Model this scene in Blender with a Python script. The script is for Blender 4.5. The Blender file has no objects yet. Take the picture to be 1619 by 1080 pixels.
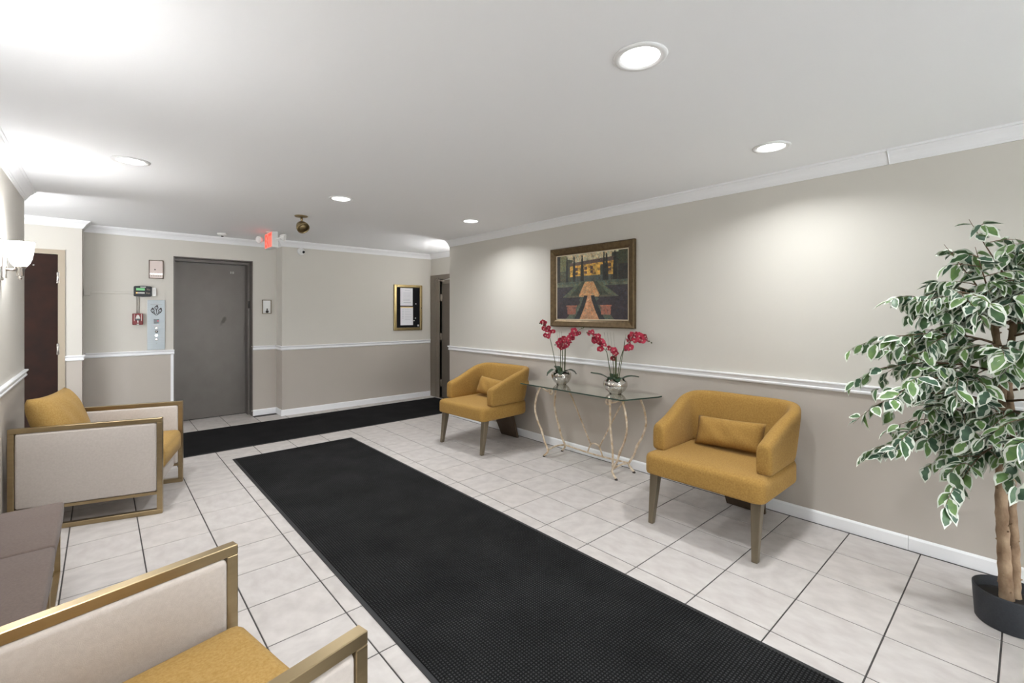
import bpy, bmesh, math, random
from mathutils import Vector, Matrix
R = math.radians
PI = math.pi
random.seed(7)
scene = bpy.context.scene
COL = scene.collection

# ------------------------------------------------------------------ camera
cam_d = bpy.data.cameras.new('camera')
cam_d.sensor_width = 36.0
cam_d.lens = 728.6 / 1619 * 36.0
cam_d.shift_y = (494.3 - 540) / 1619
cam_d.clip_start = 0.05
cam = bpy.data.objects.new('camera', cam_d)
cam.location = (0, 0, 1.4376)
cam.rotation_euler = (R(90), 0, R(-41.685))
COL.objects.link(cam)
scene.camera = cam

# ------------------------------------------------------------------ daylight outside the entrance, exposure
world = bpy.data.worlds.new('daylight')
world.use_nodes = True
bg = world.node_tree.nodes['Background']
bg.inputs[0].default_value = (0.93, 0.97, 1.0, 1)
bg.inputs[1].default_value = 6.6
scene.world = world
vs = scene.view_settings
vs.view_transform = 'Standard'
vs.look = 'None'
vs.gamma = 1.0
vs.use_curve_mapping = False
vs.exposure = 0.30
DOWNLIGHT_W = 11.2     # watts of a downlight
SCONCE_W = 0.5         # watts of a lobby sconce bulb
CORRIDOR_W = 6.0       # watts of a corridor sconce bulb
SHADE_E = 56.0         # radiance of the glowing sconce glass
LIGHT_COL = (0.95, 0.98, 1.0)

# ------------------------------------------------------------------ materials
MATS = {}
def mat(name, col, rough=0.6, metal=0.0, noise=None, bump=None, spec=0.5, emis=None, sheen=0.0, trans=0.0, ior=1.45, coat=0.0, col2=None, bumpdist=0.002):
    """noise=(scale, amount, detail, stretch) mixes towards col2; bump=(scale, strength)"""
    m = bpy.data.materials.new(name); m.use_nodes = True
    nt = m.node_tree; N = nt.nodes; L = nt.links
    b = N['Principled BSDF']
    b.inputs['Base Color'].default_value = (*col, 1)
    b.inputs['Roughness'].default_value = rough
    b.inputs['Metallic'].default_value = metal
    b.inputs['Specular IOR Level'].default_value = spec
    b.inputs['Sheen Weight'].default_value = sheen
    b.inputs['Transmission Weight'].default_value = trans
    b.inputs['IOR'].default_value = ior
    b.inputs['Coat Weight'].default_value = coat
    if emis:
        b.inputs['Emission Color'].default_value = (*emis[0], 1)
        b.inputs['Emission Strength'].default_value = emis[1]
    tc = None
    if noise or bump:
        tc = N.new('ShaderNodeTexCoord')
    if noise:
        mp = N.new('ShaderNodeMapping'); L.new(tc.outputs['Object'], mp.inputs[0])
        st = noise[3] if len(noise) > 3 else (1, 1, 1)
        mp.inputs['Scale'].default_value = st
        n = N.new('ShaderNodeTexNoise'); n.inputs['Scale'].default_value = noise[0]
        n.inputs['Detail'].default_value = noise[2] if len(noise) > 2 else 4
        L.new(mp.outputs[0], n.inputs['Vector'])
        rp = N.new('ShaderNodeMapRange'); rp.inputs[1].default_value = 0.32; rp.inputs[2].default_value = 0.68
        rp.inputs[3].default_value = 0; rp.inputs[4].default_value = noise[1]
        L.new(n.outputs[0], rp.inputs[0])
        mx = N.new('ShaderNodeMix'); mx.data_type = 'RGBA'
        mx.inputs[6].default_value = (*col, 1)
        c2 = col2 or tuple(c * 0.6 for c in col)
        mx.inputs[7].default_value = (*c2, 1)
        L.new(rp.outputs[0], mx.inputs[0]); L.new(mx.outputs[2], b.inputs['Base Color'])
    if bump:
        n2 = N.new('ShaderNodeTexNoise'); n2.inputs['Scale'].default_value = bump[0]; n2.inputs['Detail'].default_value = 3
        L.new(tc.outputs['Object'], n2.inputs['Vector'])
        bp = N.new('ShaderNodeBump'); bp.inputs['Strength'].default_value = bump[1]; bp.inputs['Distance'].default_value = bumpdist
        L.new(n2.outputs[0], bp.inputs['Height']); L.new(bp.outputs[0], b.inputs['Normal'])
    MATS[name] = m
    return m

mat('wall_cream', (0.60, 0.573, 0.52), 0.75, bump=(60, 0.08), noise=(1.3, 0.5, 3), col2=(0.58, 0.553, 0.50))
mat('wall_taupe', (0.465, 0.42, 0.372), 0.7, bump=(60, 0.08), noise=(1.7, 0.6, 3), col2=(0.44, 0.398, 0.35))
mat('ceiling_paint', (0.875, 0.88, 0.892), 0.85, bump=(25, 0.06))
mat('white_trim', (0.83, 0.83, 0.84), 0.45)
mat('grout', (0.05, 0.047, 0.046), 0.9, noise=(30, 0.6), col2=(0.095, 0.085, 0.08))
mat('tile_glaze', (0.58, 0.542, 0.515), 0.42, noise=(7.5, 0.95, 9, (1, 1.7, 1)), col2=(0.455, 0.42, 0.40), bump=(14, 0.05))
mat('tile_glaze_b', (0.57, 0.537, 0.512), 0.45, noise=(9, 0.95, 9, (1.7, 1, 1)), col2=(0.47, 0.43, 0.41), bump=(14, 0.05))
mat('tile_glaze_c', (0.59, 0.547, 0.52), 0.40, noise=(8, 0.95, 9, (1.3, 1, 1)), col2=(0.46, 0.425, 0.402), bump=(14, 0.05))
mat('mustard', (0.375, 0.220, 0.060), 0.88, noise=(110, 0.9, 6), col2=(0.275, 0.153, 0.038), bump=(420, 0.45), sheen=0.06, spec=0.2)
mat('mustard_b', (0.40, 0.252, 0.085), 0.9, noise=(120, 0.9, 6), col2=(0.31, 0.182, 0.048), bump=(380, 0.45), sheen=0.06, spec=0.2)
mat('linen', (0.535, 0.48, 0.436), 0.85, noise=(90, 0.55, 6), col2=(0.455, 0.402, 0.362), bump=(500, 0.3), sheen=0.15, spec=0.25)
mat('taupe_fabric', (0.165, 0.125, 0.107), 0.85, noise=(120, 0.7, 6), col2=(0.125, 0.095, 0.081), bump=(500, 0.3), sheen=0.1, spec=0.25)
mat('gold_metal', (0.42, 0.325, 0.19), 0.34, metal=1.0, noise=(6, 0.5, 5, (1, 1, 8)), col2=(0.33, 0.25, 0.14))
mat('bronze_leg', (0.235, 0.195, 0.14), 0.38, metal=0.75, noise=(40, 0.6, 4, (1, 1, 0.08)), col2=(0.17, 0.14, 0.095))
mat('bronze_dark', (0.10, 0.07, 0.045), 0.45, metal=0.5, noise=(40, 0.6, 4, (1, 1, 0.08)), col2=(0.065, 0.045, 0.03))
mat('iron_cream', (0.76, 0.66, 0.52), 0.5, metal=0.1, noise=(26, 0.9, 6), col2=(0.42, 0.28, 0.15))
mat('iron_dark', (0.05, 0.04, 0.035), 0.6)
mat('silver_pot', (0.58, 0.55, 0.51), 0.09, metal=1.0, bump=(28, 0.5), bumpdist=0.01)
mat('soil', (0.035, 0.03, 0.028), 0.9, bump=(90, 0.8))
mat('leaf_dark', (0.02, 0.045, 0.025), 0.4, noise=(20, 0.5), col2=(0.035, 0.07, 0.03))
mat('stem_green', (0.075, 0.095, 0.035), 0.5, noise=(25, 0.6), col2=(0.05, 0.06, 0.02))
mat('petal', (0.40, 0.010, 0.035), 0.6, noise=(35, 0.7), col2=(0.30, 0.006, 0.03), sheen=0.2)
mat('petal_b', (0.46, 0.022, 0.06), 0.6, noise=(35, 0.7), col2=(0.38, 0.012, 0.045), sheen=0.2)
mat('lip', (0.78, 0.55, 0.48), 0.55, noise=(60, 0.6), col2=(0.6, 0.12, 0.15))
mat('bark', (0.42, 0.30, 0.195), 0.85, noise=(16, 1.0, 8, (1, 1, 0.6)), col2=(0.17, 0.10, 0.055), bump=(40, 0.9), bumpdist=0.006)
mat('twig', (0.16, 0.10, 0.06), 0.8)
for nm, a, b2 in (('ficus_a', (0.055, 0.115, 0.055), (0.085, 0.17, 0.065)), ('ficus_b', (0.17, 0.29, 0.085), (0.11, 0.21, 0.07)), ('ficus_c', (0.045, 0.095, 0.062), (0.075, 0.15, 0.085))):
    mat(nm, a, 0.45, noise=(38, 1.0, 3), col2=b2)
mat('ficus_rim', (0.70, 0.74, 0.65), 0.5)
mat('black_plastic', (0.022, 0.024, 0.028), 0.5, bump=(300, 0.2))
mat('pot_black', (0.024, 0.027, 0.033), 0.55, bump=(260, 0.35), noise=(120, 0.5), col2=(0.04, 0.044, 0.052))
mat('white_plastic', (0.80, 0.80, 0.78), 0.5)
mat('grey_plastic', (0.62, 0.61, 0.58), 0.5)
mat('frame_bronze', (0.155, 0.105, 0.052), 0.42, metal=0.55, noise=(30, 0.8, 6), col2=(0.085, 0.055, 0.026))
mat('frame_liner', (0.72, 0.62, 0.46), 0.6)
mat('board_gold', (0.45, 0.35, 0.17), 0.33, metal=0.85, noise=(15, 0.5, 4), col2=(0.33, 0.25, 0.11))
mat('felt_black', (0.012, 0.012, 0.014), 0.95, spec=0.1)
mat('paper', (0.74, 0.73, 0.76), 0.8)
mat('paper_tan', (0.72, 0.55, 0.30), 0.8)
mat('ink', (0.33, 0.33, 0.38), 0.8)
mat('steel', (0.46, 0.50, 0.52), 0.5, metal=0.6, noise=(9, 0.5, 5, (1, 1, 14)), col2=(0.38, 0.42, 0.45))
mat('steel_pink', (0.50, 0.42, 0.385), 0.35, metal=0.6)
mat('chrome', (0.70, 0.66, 0.62), 0.18, metal=1.0)
mat('nickel', (0.60, 0.56, 0.52), 0.25, metal=1.0)
mat('brass_old', (0.36, 0.28, 0.15), 0.33, metal=0.9, noise=(25, 0.7), col2=(0.22, 0.16, 0.08))
mat('dark_glass', (0.02, 0.02, 0.022), 0.15)
mat('screen_green', (0.16, 0.42, 0.19), 0.4, emis=((0.2, 0.6, 0.25), 0.25))
mat('red_case', (0.20, 0.018, 0.02), 0.4, noise=(60, 0.6), col2=(0.11, 0.01, 0.012))
mat('red_dot', (0.7, 0.08, 0.14), 0.4, emis=((1, 0.1, 0.15), 0.5))
mat('amber_dot', (0.8, 0.45, 0.15), 0.4, emis=((1, 0.6, 0.2), 0.6))
mat('button_lit', (0.9, 0.9, 0.88), 0.4, emis=((1, 1, 0.97), 0.9))
mat('exit_face', (0.75, 0.30, 0.26), 0.5, emis=((1.0, 0.30, 0.22), 0.35))
mat('exit_red', (0.75, 0.05, 0.035), 0.5, emis=((1.0, 0.06, 0.035), 1.2))
mat('logo_ink', (0.055, 0.045, 0.045), 0.6)
mat('door_brown', (0.036, 0.018, 0.014), 0.65, spec=0.08, noise=(7, 0.9, 8), col2=(0.023, 0.015, 0.013))
mat('door_frame_tan', (0.37, 0.31, 0.235), 0.5)
mat('door_taupe', (0.135, 0.113, 0.09), 0.5, noise=(3, 0.4), col2=(0.115, 0.096, 0.078))
mat('frame_taupe', (0.19, 0.16, 0.128), 0.5)
mat('gap_dark', (0.012, 0.010, 0.009), 0.8)
mat('lamp_lens', (1, 1, 1), 0.5, emis=((1.0, 0.99, 0.97), 9.0))
mat('lamp_trim', (0.80, 0.80, 0.80), 0.5)
mat('shade_glass', (0.95, 0.94, 0.92), 0.35, emis=((0.97, 0.98, 1.0), SHADE_E))
mat('pane', (0.98, 0.99, 0.99), 0.0, trans=1.0, ior=1.01)
mat('alu', (0.35, 0.34, 0.33), 0.4, metal=0.8)

# glass table top: clear with a faint green body
def glass_mat():
    m = bpy.data.materials.new('table_glass'); m.use_nodes = True
    N = m.node_tree.nodes; L = m.node_tree.links
    N.clear()
    out = N.new('ShaderNodeOutputMaterial')
    tr = N.new('ShaderNodeBsdfTransparent'); tr.inputs[0].default_value = (0.93, 0.955, 0.93, 1)
    gl = N.new('ShaderNodeBsdfGlossy'); gl.inputs[0].default_value = (0.95, 0.97, 0.95, 1); gl.inputs['Roughness'].default_value = 0.03
    fr = N.new('ShaderNodeFresnel'); fr.inputs[0].default_value = 1.5
    mx = N.new('ShaderNodeMixShader')
    L.new(fr.outputs[0], mx.inputs[0]); L.new(tr.outputs[0], mx.inputs[1]); L.new(gl.outputs[0], mx.inputs[2]); L.new(mx.outputs[0], out.inputs[0])
    MATS['table_glass'] = m
glass_mat()
mat('glass_edge', (0.035, 0.065, 0.05), 0.15, spec=0.6)

# elevator door: brushed dull metal with an irregular dark smudge of its own
def elevator_mat():
    m = mat('elevator_metal', (0.135, 0.125, 0.115), 0.40, metal=0.55, spec=0.5)
    N = m.node_tree.nodes; L = m.node_tree.links; b = N['Principled BSDF']
    tc = N.new('ShaderNodeTexCoord')
    mp = N.new('ShaderNodeMapping'); mp.inputs['Scale'].default_value = (2.5, 1, 2.0); L.new(tc.outputs['Object'], mp.inputs[0])
    n = N.new('ShaderNodeTexNoise'); n.inputs['Scale'].default_value = 3; n.inputs['Detail'].default_value = 6; L.new(mp.outputs[0], n.inputs['Vector'])
    mx = N.new('ShaderNodeMix'); mx.data_type = 'RGBA'
    mx.inputs[6].default_value = (0.150, 0.135, 0.123, 1); mx.inputs[7].default_value = (0.118, 0.103, 0.093, 1)
    L.new(n.outputs[0], mx.inputs[0])
    # smudge: tilted ellipse left by hands on the paint
    mp2 = N.new('ShaderNodeMapping'); mp2.vector_type = 'TEXTURE'
    mp2.inputs['Location'].default_value = (1.27, 7.49, 1.325); mp2.inputs['Rotation'].default_value = (0, R(28), 0)
    mp2.inputs['Scale'].default_value = (0.028, 1, 0.07); L.new(tc.outputs['Object'], mp2.inputs[0])
    nn = N.new('ShaderNodeTexNoise'); nn.inputs['Scale'].default_value = 25; L.new(tc.outputs['Object'], nn.inputs['Vector'])
    ln = N.new('ShaderNodeVectorMath'); ln.operation = 'LENGTH'
    L.new(mp2.outputs[0], ln.inputs[0])
    ad = N.new('ShaderNodeMath'); ad.operation = 'ADD'; L.new(ln.outputs['Value'], ad.inputs[0]); L.new(nn.outputs[0], ad.inputs[1])
    mr = N.new('ShaderNodeMapRange'); mr.inputs[1].default_value = 1.0; mr.inputs[2].default_value = 1.6; mr.inputs[3].default_value = 0.75; mr.inputs[4].default_value = 0
    L.new(ad.outputs[0], mr.inputs[0])
    mx2 = N.new('ShaderNodeMix'); mx2.data_type = 'RGBA'; L.new(mr.outputs[0], mx2.inputs[0]); L.new(mx.outputs[2], mx2.inputs[6]); mx2.inputs[7].default_value = (0.04, 0.033, 0.028, 1)
    L.new(mx2.outputs[2], b.inputs['Base Color'])
elevator_mat()

# ribbed rubber-backed mat: square nubs as fine relief
def mat_mat():
    m = mat('mat_pile', (0.022, 0.022, 0.022), 0.9, spec=0.12)
    N = m.node_tree.nodes; L = m.node_tree.links; b = N['Principled BSDF']
    tc = N.new('ShaderNodeTexCoord')
    sx = N.new('ShaderNodeSeparateXYZ'); L.new(tc.outputs['Object'], sx.inputs[0])
    def wave(o, pitch):
        a = N.new('ShaderNodeMath'); a.operation = 'MULTIPLY'; a.inputs[1].default_value = 2 * PI / pitch; L.new(o, a.inputs[0])
        s = N.new('ShaderNodeMath'); s.operation = 'SINE'; L.new(a.outputs[0], s.inputs[0])
        r = N.new('ShaderNodeMapRange'); r.inputs[1].default_value = -0.6; r.inputs[2].default_value = 0.4; L.new(s.outputs[0], r.inputs[0])
        return r.outputs[0]
    mu = N.new('ShaderNodeMath'); mu.operation = 'MULTIPLY'
    L.new(wave(sx.outputs[0], 0.0142), mu.inputs[0]); L.new(wave(sx.outputs[1], 0.0142), mu.inputs[1])
    n = N.new('ShaderNodeTexNoise'); n.inputs['Scale'].default_value = 3.2; n.inputs['Detail'].default_value = 5; L.new(tc.outputs['Object'], n.inputs['Vector'])
    n2 = N.new('ShaderNodeTexNoise'); n2.inputs['Scale'].default_value = 260; n2.inputs['Detail'].default_value = 2; L.new(tc.outputs['Object'], n2.inputs['Vector'])
    mx = N.new('ShaderNodeMix'); mx.data_type = 'RGBA'; mx.inputs[6].default_value = (0.006, 0.006, 0.0062, 1); mx.inputs[7].default_value = (0.030, 0.030, 0.0305, 1)
    L.new(mu.outputs[0], mx.inputs[0])
    mr = N.new('ShaderNodeMapRange'); mr.inputs[1].default_value = 0.3; mr.inputs[2].default_value = 0.7; mr.inputs[3].default_value = 0.7; mr.inputs[4].default_value = 1.3
    L.new(n.outputs[0], mr.inputs[0])
    mr2 = N.new('ShaderNodeMapRange'); mr2.inputs[1].default_value = 0.3; mr2.inputs[2].default_value = 0.7; mr2.inputs[3].default_value = 0.35; mr2.inputs[4].default_value = 1.8
    L.new(n2.outputs[0], mr2.inputs[0])
    mm = N.new('ShaderNodeMath'); mm.operation = 'MULTIPLY'; L.new(mr.outputs[0], mm.inputs[0]); L.new(mr2.outputs[0], mm.inputs[1])
    vm = N.new('ShaderNodeVectorMath'); vm.operation = 'SCALE'; L.new(mx.outputs[2], vm.inputs[0]); L.new(mm.outputs[0], vm.inputs['Scale'])
    L.new(vm.outputs[0], b.inputs['Base Color'])
    bp = N.new('ShaderNodeBump'); bp.inputs['Strength'].default_value = 0.6; bp.inputs['Distance'].default_value = 0.003
    L.new(mu.outputs[0], bp.inputs['Height']); L.new(bp.outputs[0], b.inputs['Normal'])
mat_mat()
mat('mat_edge', (0.018, 0.018, 0.019), 0.6)
mat('mat_corridor', (0.0085, 0.0085, 0.009), 0.9, spec=0.1, bump=(220, 0.5), noise=(4, 0.7), col2=(0.016, 0.016, 0.0165))

# flat print material reading a colour attribute (for the painted canvas only)
def print_mat():
    m = bpy.data.materials.new('canvas_print'); m.use_nodes = True
    N = m.node_tree.nodes; L = m.node_tree.links; b = N['Principled BSDF']
    a = N.new('ShaderNodeVertexColor'); a.layer_name = 'paint'
    L.new(a.outputs[0], b.inputs['Base Color']); b.inputs['Roughness'].default_value = 0.55
    MATS['canvas_print'] = m
print_mat()

# ------------------------------------------------------------------ mesh helpers
class MB:
    def __init__(s): s.v = []; s.f = []; s.m = []; s.sm = []
    def add(s, vs, fs, m=0, smooth=False):
        o = len(s.v); s.v += [tuple(v) for v in vs]
        for f in fs: s.f.append([o + i for i in f]); s.m.append(m); s.sm.append(smooth)
        return s
    def box(s, x0, x1, y0, y1, z0, z1, m=0):
        return s.add([(x0, y0, z0), (x1, y0, z0), (x1, y1, z0), (x0, y1, z0), (x0, y0, z1), (x1, y0, z1), (x1, y1, z1), (x0, y1, z1)],
                     [(3, 2, 1, 0), (4, 5, 6, 7), (0, 1, 5, 4), (1, 2, 6, 5), (2, 3, 7, 6), (3, 0, 4, 7)], m)
    def hexa(s, p, m=0):          # 8 corners, bottom 4 then top 4
        return s.add(p, [(3, 2, 1, 0), (4, 5, 6, 7), (0, 1, 5, 4), (1, 2, 6, 5), (2, 3, 7, 6), (3, 0, 4, 7)], m)
    def tube(s, pts, r, seg=8, m=0, smooth=True, cap=True):
        pts = [Vector(p) for p in pts]; n = len(pts)
        rr = r if isinstance(r, (list, tuple)) else [r] * n
        t0 = (pts[1] - pts[0]).normalized()
        u = t0.orthogonal().normalized()
        vs = []
        for i in range(n):
            t = (pts[min(i + 1, n - 1)] - pts[max(i - 1, 0)]).normalized()
            u = (u - t * u.dot(t)).normalized(); w = t.cross(u)
            for k in range(seg):
                a = 2 * PI * k / seg
                vs.append(pts[i] + (u * math.cos(a) + w * math.sin(a)) * rr[i])
        fs = [(i * seg + k, i * seg + (k + 1) % seg, (i + 1) * seg + (k + 1) % seg, (i + 1) * seg + k) for i in range(n - 1) for k in range(seg)]
        if cap: fs += [tuple(range(seg))[::-1], tuple((n - 1) * seg + k for k in range(seg))]
        return s.add(vs, fs, m, smooth)
    def lathe(s, prof, seg=32, c=(0, 0, 0), m=0, smooth=True, M=None):
        vs = []; n = len(prof)
        for r, z in prof:
            for k in range(seg):
                a = 2 * PI * k / seg
                p = Vector((r * math.cos(a), r * math.sin(a), z))
                if M: p = M @ p
                vs.append(p + Vector(c))
        fs = [(i * seg + k, i * seg + (k + 1) % seg, (i + 1) * seg + (k + 1) % seg, (i + 1) * seg + k) for i in range(n - 1) for k in range(seg)]
        if prof[0][0] > 1e-6: fs.append(tuple(range(seg))[::-1])
        if prof[-1][0] > 1e-6: fs.append(tuple((n - 1) * seg + k for k in range(seg)))
        return s.add(vs, fs, m, smooth)
    def sweep(s, prof, path, closed=False, m=0, smooth=False):
        """prof: (out, z) ring; path: list of (x, y, nx, ny): plan point and miter normal"""
        vs = []; k = len(prof); n = len(path)
        for x, y, nx, ny in path:
            for o, z in prof: vs.append((x + nx * o, y + ny * o, z))
        fs = []
        for i in range(n - 1 if not closed else n):
            j = (i + 1) % n
            for a in range(k): fs.append((i * k + a, i * k + (a + 1) % k, j * k + (a + 1) % k, j * k + a))
        if not closed: fs += [tuple(range(k))[::-1], tuple((n - 1) * k + a for a in range(k))]
        return s.add(vs, fs, m, smooth)
    def prism(s, poly, z0, z1, m=0, axis='z'):
        n = len(poly)
        def P(a, b, z): return (a, b, z) if axis == 'z' else ((a, z, b) if axis == 'y' else (z, a, b))
        vs = [P(a, b, z0) for a, b in poly] + [P(a, b, z1) for a, b in poly]
        fs = [tuple(range(n))[::-1], tuple(range(n, 2 * n))] + [(i, (i + 1) % n, n + (i + 1) % n, n + i) for i in range(n)]
        return s.add(vs, fs, m)
    def mesh(s, name, mats, fix=True):
        me = bpy.data.meshes.new(name); me.from_pydata(s.v, [], s.f)
        for q in ([mats] if isinstance(mats, str) else mats): me.materials.append(MATS[q])
        for p, mi, sm in zip(me.polygons, s.m, s.sm): p.material_index = mi; p.use_smooth = sm
        if fix:
            bm = bmesh.new(); bm.from_mesh(me); bmesh.ops.recalc_face_normals(bm, faces=bm.faces); bm.to_mesh(me); bm.free()
        me.update()
        return me
    def build(s, name, mats, parent=None, **kw):
        return link(name, s.mesh(name, mats), parent, **kw)

def link(name, me, parent=None, loc=None, rot=None, bevel=None, subsurf=0, smooth=None):
    o = bpy.data.objects.new(name, me); COL.objects.link(o)
    if parent: o.parent = parent
    if loc: o.location = loc
    if rot: o.rotation_euler = rot
    if bevel:
        b = o.modifiers.new('bevel', 'BEVEL'); b.width = bevel[0]; b.segments = bevel[1]; b.limit_method = 'ANGLE'; b.angle_limit = R(40)
        b.harden_normals = False
    if subsurf:
        q = o.modifiers.new('subsurf', 'SUBSURF'); q.levels = subsurf; q.render_levels = subsurf
    if smooth:
        for p in me.polygons: p.use_smooth = True
    return o

def tag(o, label=None, cat=None, group=None, kind=None):
    if label: o['label'] = label
    if cat: o['category'] = cat
    if group: o['group'] = group
    if kind: o['kind'] = kind
    return o
def thing(name, label, cat, loc=(0, 0, 0), rz=0.0, group=None, kind=None):
    o = bpy.data.objects.new(name, None); COL.objects.link(o)
    o.empty_display_size = 0.1
    o.location = loc; o.rotation_euler = (0, 0, rz)
    return tag(o, label, cat, group, kind)

def rbox(name, m, size, r, seg=3, parent=None, loc=(0, 0, 0), rot=None, bulge=0.0, sub=0):
    """upholstered block: rounded box, optionally crowned"""
    bm = bmesh.new(); bmesh.ops.create_cube(bm, size=1.0)
    for v in bm.verts: v.co = Vector((v.co.x * size[0], v.co.y * size[1], v.co.z * size[2]))
    if sub: bmesh.ops.subdivide_edges(bm, edges=bm.edges[:], cuts=sub, use_grid_fill=True)
    if bulge:
        for v in bm.verts:
            q = [2 * v.co[i] / size[i] for i in range(3)]
            for i in range(3):
                if abs(abs(q[i]) - 1) < 1e-4:
                    j, k = [a for a in range(3) if a != i]
                    v.co[i] += math.copysign(bulge * (1 - q[j] ** 2) * (1 - q[k] ** 2), q[i])
    sharp = [e for e in bm.edges if len(e.link_faces) == 2 and e.calc_face_angle() > R(50)]
    bmesh.ops.bevel(bm, geom=sharp, offset=r, segments=seg, profile=0.5, affect='EDGES', clamp_overlap=True)
    me = bpy.data.meshes.new(name); bm.to_mesh(me); bm.free()
    me.materials.append(MATS[m])
    for p in me.polygons: p.use_smooth = True
    return link(name, me, parent, loc, rot)

def pillow(name, m, w, hgt, t, parent=None, loc=(0, 0, 0), rot=None, n=16, pinch=0.10):
    """soft cushion: w along Y, hgt along Z, thickness t along X"""
    vs = []; idx = {}
    def P(i, j, side):
        u = -1 + 2 * i / n; v = -1 + 2 * j / n
        e = max(0.0, (1 - abs(u) ** 3.2)) * max(0.0, (1 - abs(v) ** 3.2))
        th = t / 2 * (e ** 0.42)
        y = u * w / 2 * (1 - pinch * (1 - v * v) * 0.35) ; z = v * hgt / 2 * (1 - pinch * (1 - u * u) * 0.55)
        wr = 0.004 * math.sin(9 * u + 4 * v) * e
        return (side * th + wr, y, z)
    fs = []
    for side in (1, -1):
        for i in range(n + 1):
            for j in range(n + 1):
                edge = i in (0, n) or j in (0, n)
                if side == -1 and edge: idx[(side, i, j)] = idx[(1, i, j)]; continue
                idx[(side, i, j)] = len(vs); vs.append(P(i, j, side))
        for i in range(n):
            for j in range(n):
                q = [idx[(side, i, j)], idx[(side, i + 1, j)], idx[(side, i + 1, j + 1)], idx[(side, i, j + 1)]]
                fs.append(q if side == 1 else q[::-1])
    b = MB(); b.add(vs, fs, 0, True)
    return link(name, b.mesh(name, m), parent, loc, rot)

def copy_tree(o, parent=None):
    c = o.copy(); COL.objects.link(c); c.parent = parent
    for ch in [q for q in bpy.data.objects if q.parent == o]: copy_tree(ch, c)
    return c
def smoothpath(pts, n=6):
    """Catmull-Rom through points"""
    P = [Vector(p) for p in pts]; out = []
    P = [P[0] * 2 - P[1]] + P + [P[-1] * 2 - P[-2]]
    for i in range(1, len(P) - 2):
        for k in range(n):
            t = k / n; a, b, c, d = P[i - 1], P[i], P[i + 1], P[i + 2]
            out.append(0.5 * ((2 * b) + (c - a) * t + (2 * a - 5 * b + 4 * c - d) * t * t + (3 * b - a - 3 * c + d) * t ** 3))
    out.append(P[-2]); return out

# ------------------------------------------------------------------ the room
XR, XL = 3.66, -0.475          # right and left lobby walls
YR, YL = 5.43, 5.50            # where those walls end at the corridor
YF, YE, YD = 6.92, 7.19, 7.49  # notice wall / elevator wall / elevator door
XJ0, XJ1 = -0.16, 1.875        # jogs of the elevator bay
XC = 4.276                     # corridor end wall with the taupe door
XW = -2.2                      # corridor, far left end
YB = -3.4                      # entrance wall behind the camera
ZC = ZK = 2.441                # lobby and corridor ceiling
RAIL0, RAIL1 = 0.913, 0.971
SPLIT = 0.94
H = 2.56

def wall(name, x0, x1, y0, y1, label, parts=None):
    """painted wall: taupe below the chair rail, cream above. parts: list of (x0,x1,y0,y1,z0,z1)"""
    b = MB()
    for (a0, a1, b0, b1, z0, z1) in (parts or [(x0, x1, y0, y1, 0, H)]):
        if z0 < SPLIT: b.box(a0, a1, b0, b1, z0, min(z1, SPLIT), 1)
        if z1 > SPLIT: b.box(a0, a1, b0, b1, max(z0, SPLIT), z1, 0)
    return tag(b.build(name, ['wall_cream', 'wall_taupe']), label, 'wall', kind='structure')

wall('wall_right', XR, XC, YB, YR, 'long two tone wall behind the mustard chairs and console table')
wall('wall_left', XL - 0.6, XL, YB, YL, 'two tone wall behind the two cream armchairs and bench')
DX0, DX1 = -1.27, -0.349      # brown door opening
wall('wall_corridor', 0, 0, 0, 0, 'two tone wall around the dark brown door', parts=[
    (XW, DX0, YF, YF + 0.30, 0, H), (DX1, XJ0, YF, YE + 0.5, 0, H), (DX0, DX1, YF, YF + 0.30, 2.06, H)])
EX0, EX1, EZ = 0.677, 1.571, 2.152
wall('wall_elevator', 0, 0, 0, 0, 'recessed two tone wall around the grey elevator door', parts=[
    (XJ0, EX0, YE, YD + 0.2, 0, H), (EX1, XJ1, YE, YD + 0.2, 0, H), (EX0, EX1, YE, YD + 0.2, EZ, H)])
wall('wall_notice', XJ1, XC + 0.3, YF, YD + 0.2, 'two tone wall carrying the gold framed notice board')
CY0, CY1 = 5.74, 6.64         # taupe door opening in the corridor end
wall('wall_end', 0, 0, 0, 0, 'narrow corridor end wall above the taupe door', parts=[
    (XC, XC + 0.3, YR, CY0, 0, H), (XC, XC + 0.3, CY1, YF, 0, H), (XC, XC + 0.3, CY0, CY1, 2.0, H)])
wall('wall_west', XW - 0.2, XW, YL - 0.1, YF + 0.3, 'far left end wall of the corridor')
wall('wall_entrance', 0, 0, 0, 0, 'entrance wall around the glazed shopfront', parts=[
    (XL - 0.6, -0.1, YB - 0.2, YB, 0, H), (3.25, XC, YB - 0.2, YB, 0, H), (-0.1, 3.25, YB - 0.2, YB, 2.2, H)])

# ceiling: flat over the lobby, easing down a little at the corridor line
cb = MB()
ys = [(YB, ZC), (YE + 0.4, ZK)]
vs = []; fs = []
for y, z in ys: vs += [(XW, y, z), (XC + 0.2, y, z)]
for i in range(len(ys) - 1): fs.append((2 * i, 2 * i + 1, 2 * i + 3, 2 * i + 2))
cb.add(vs, fs, 0)
cb.add([(XW, YB, H + 0.05), (XC + 0.2, YB, H + 0.05), (XC + 0.2, YE + 0.4, H + 0.05), (XW, YE + 0.4, H + 0.05)], [(0, 1, 2, 3)], 0)
tag(cb.build('ceiling', 'ceiling_paint'), 'white painted ceiling over lobby and corridor', 'ceiling', kind='structure')

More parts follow.
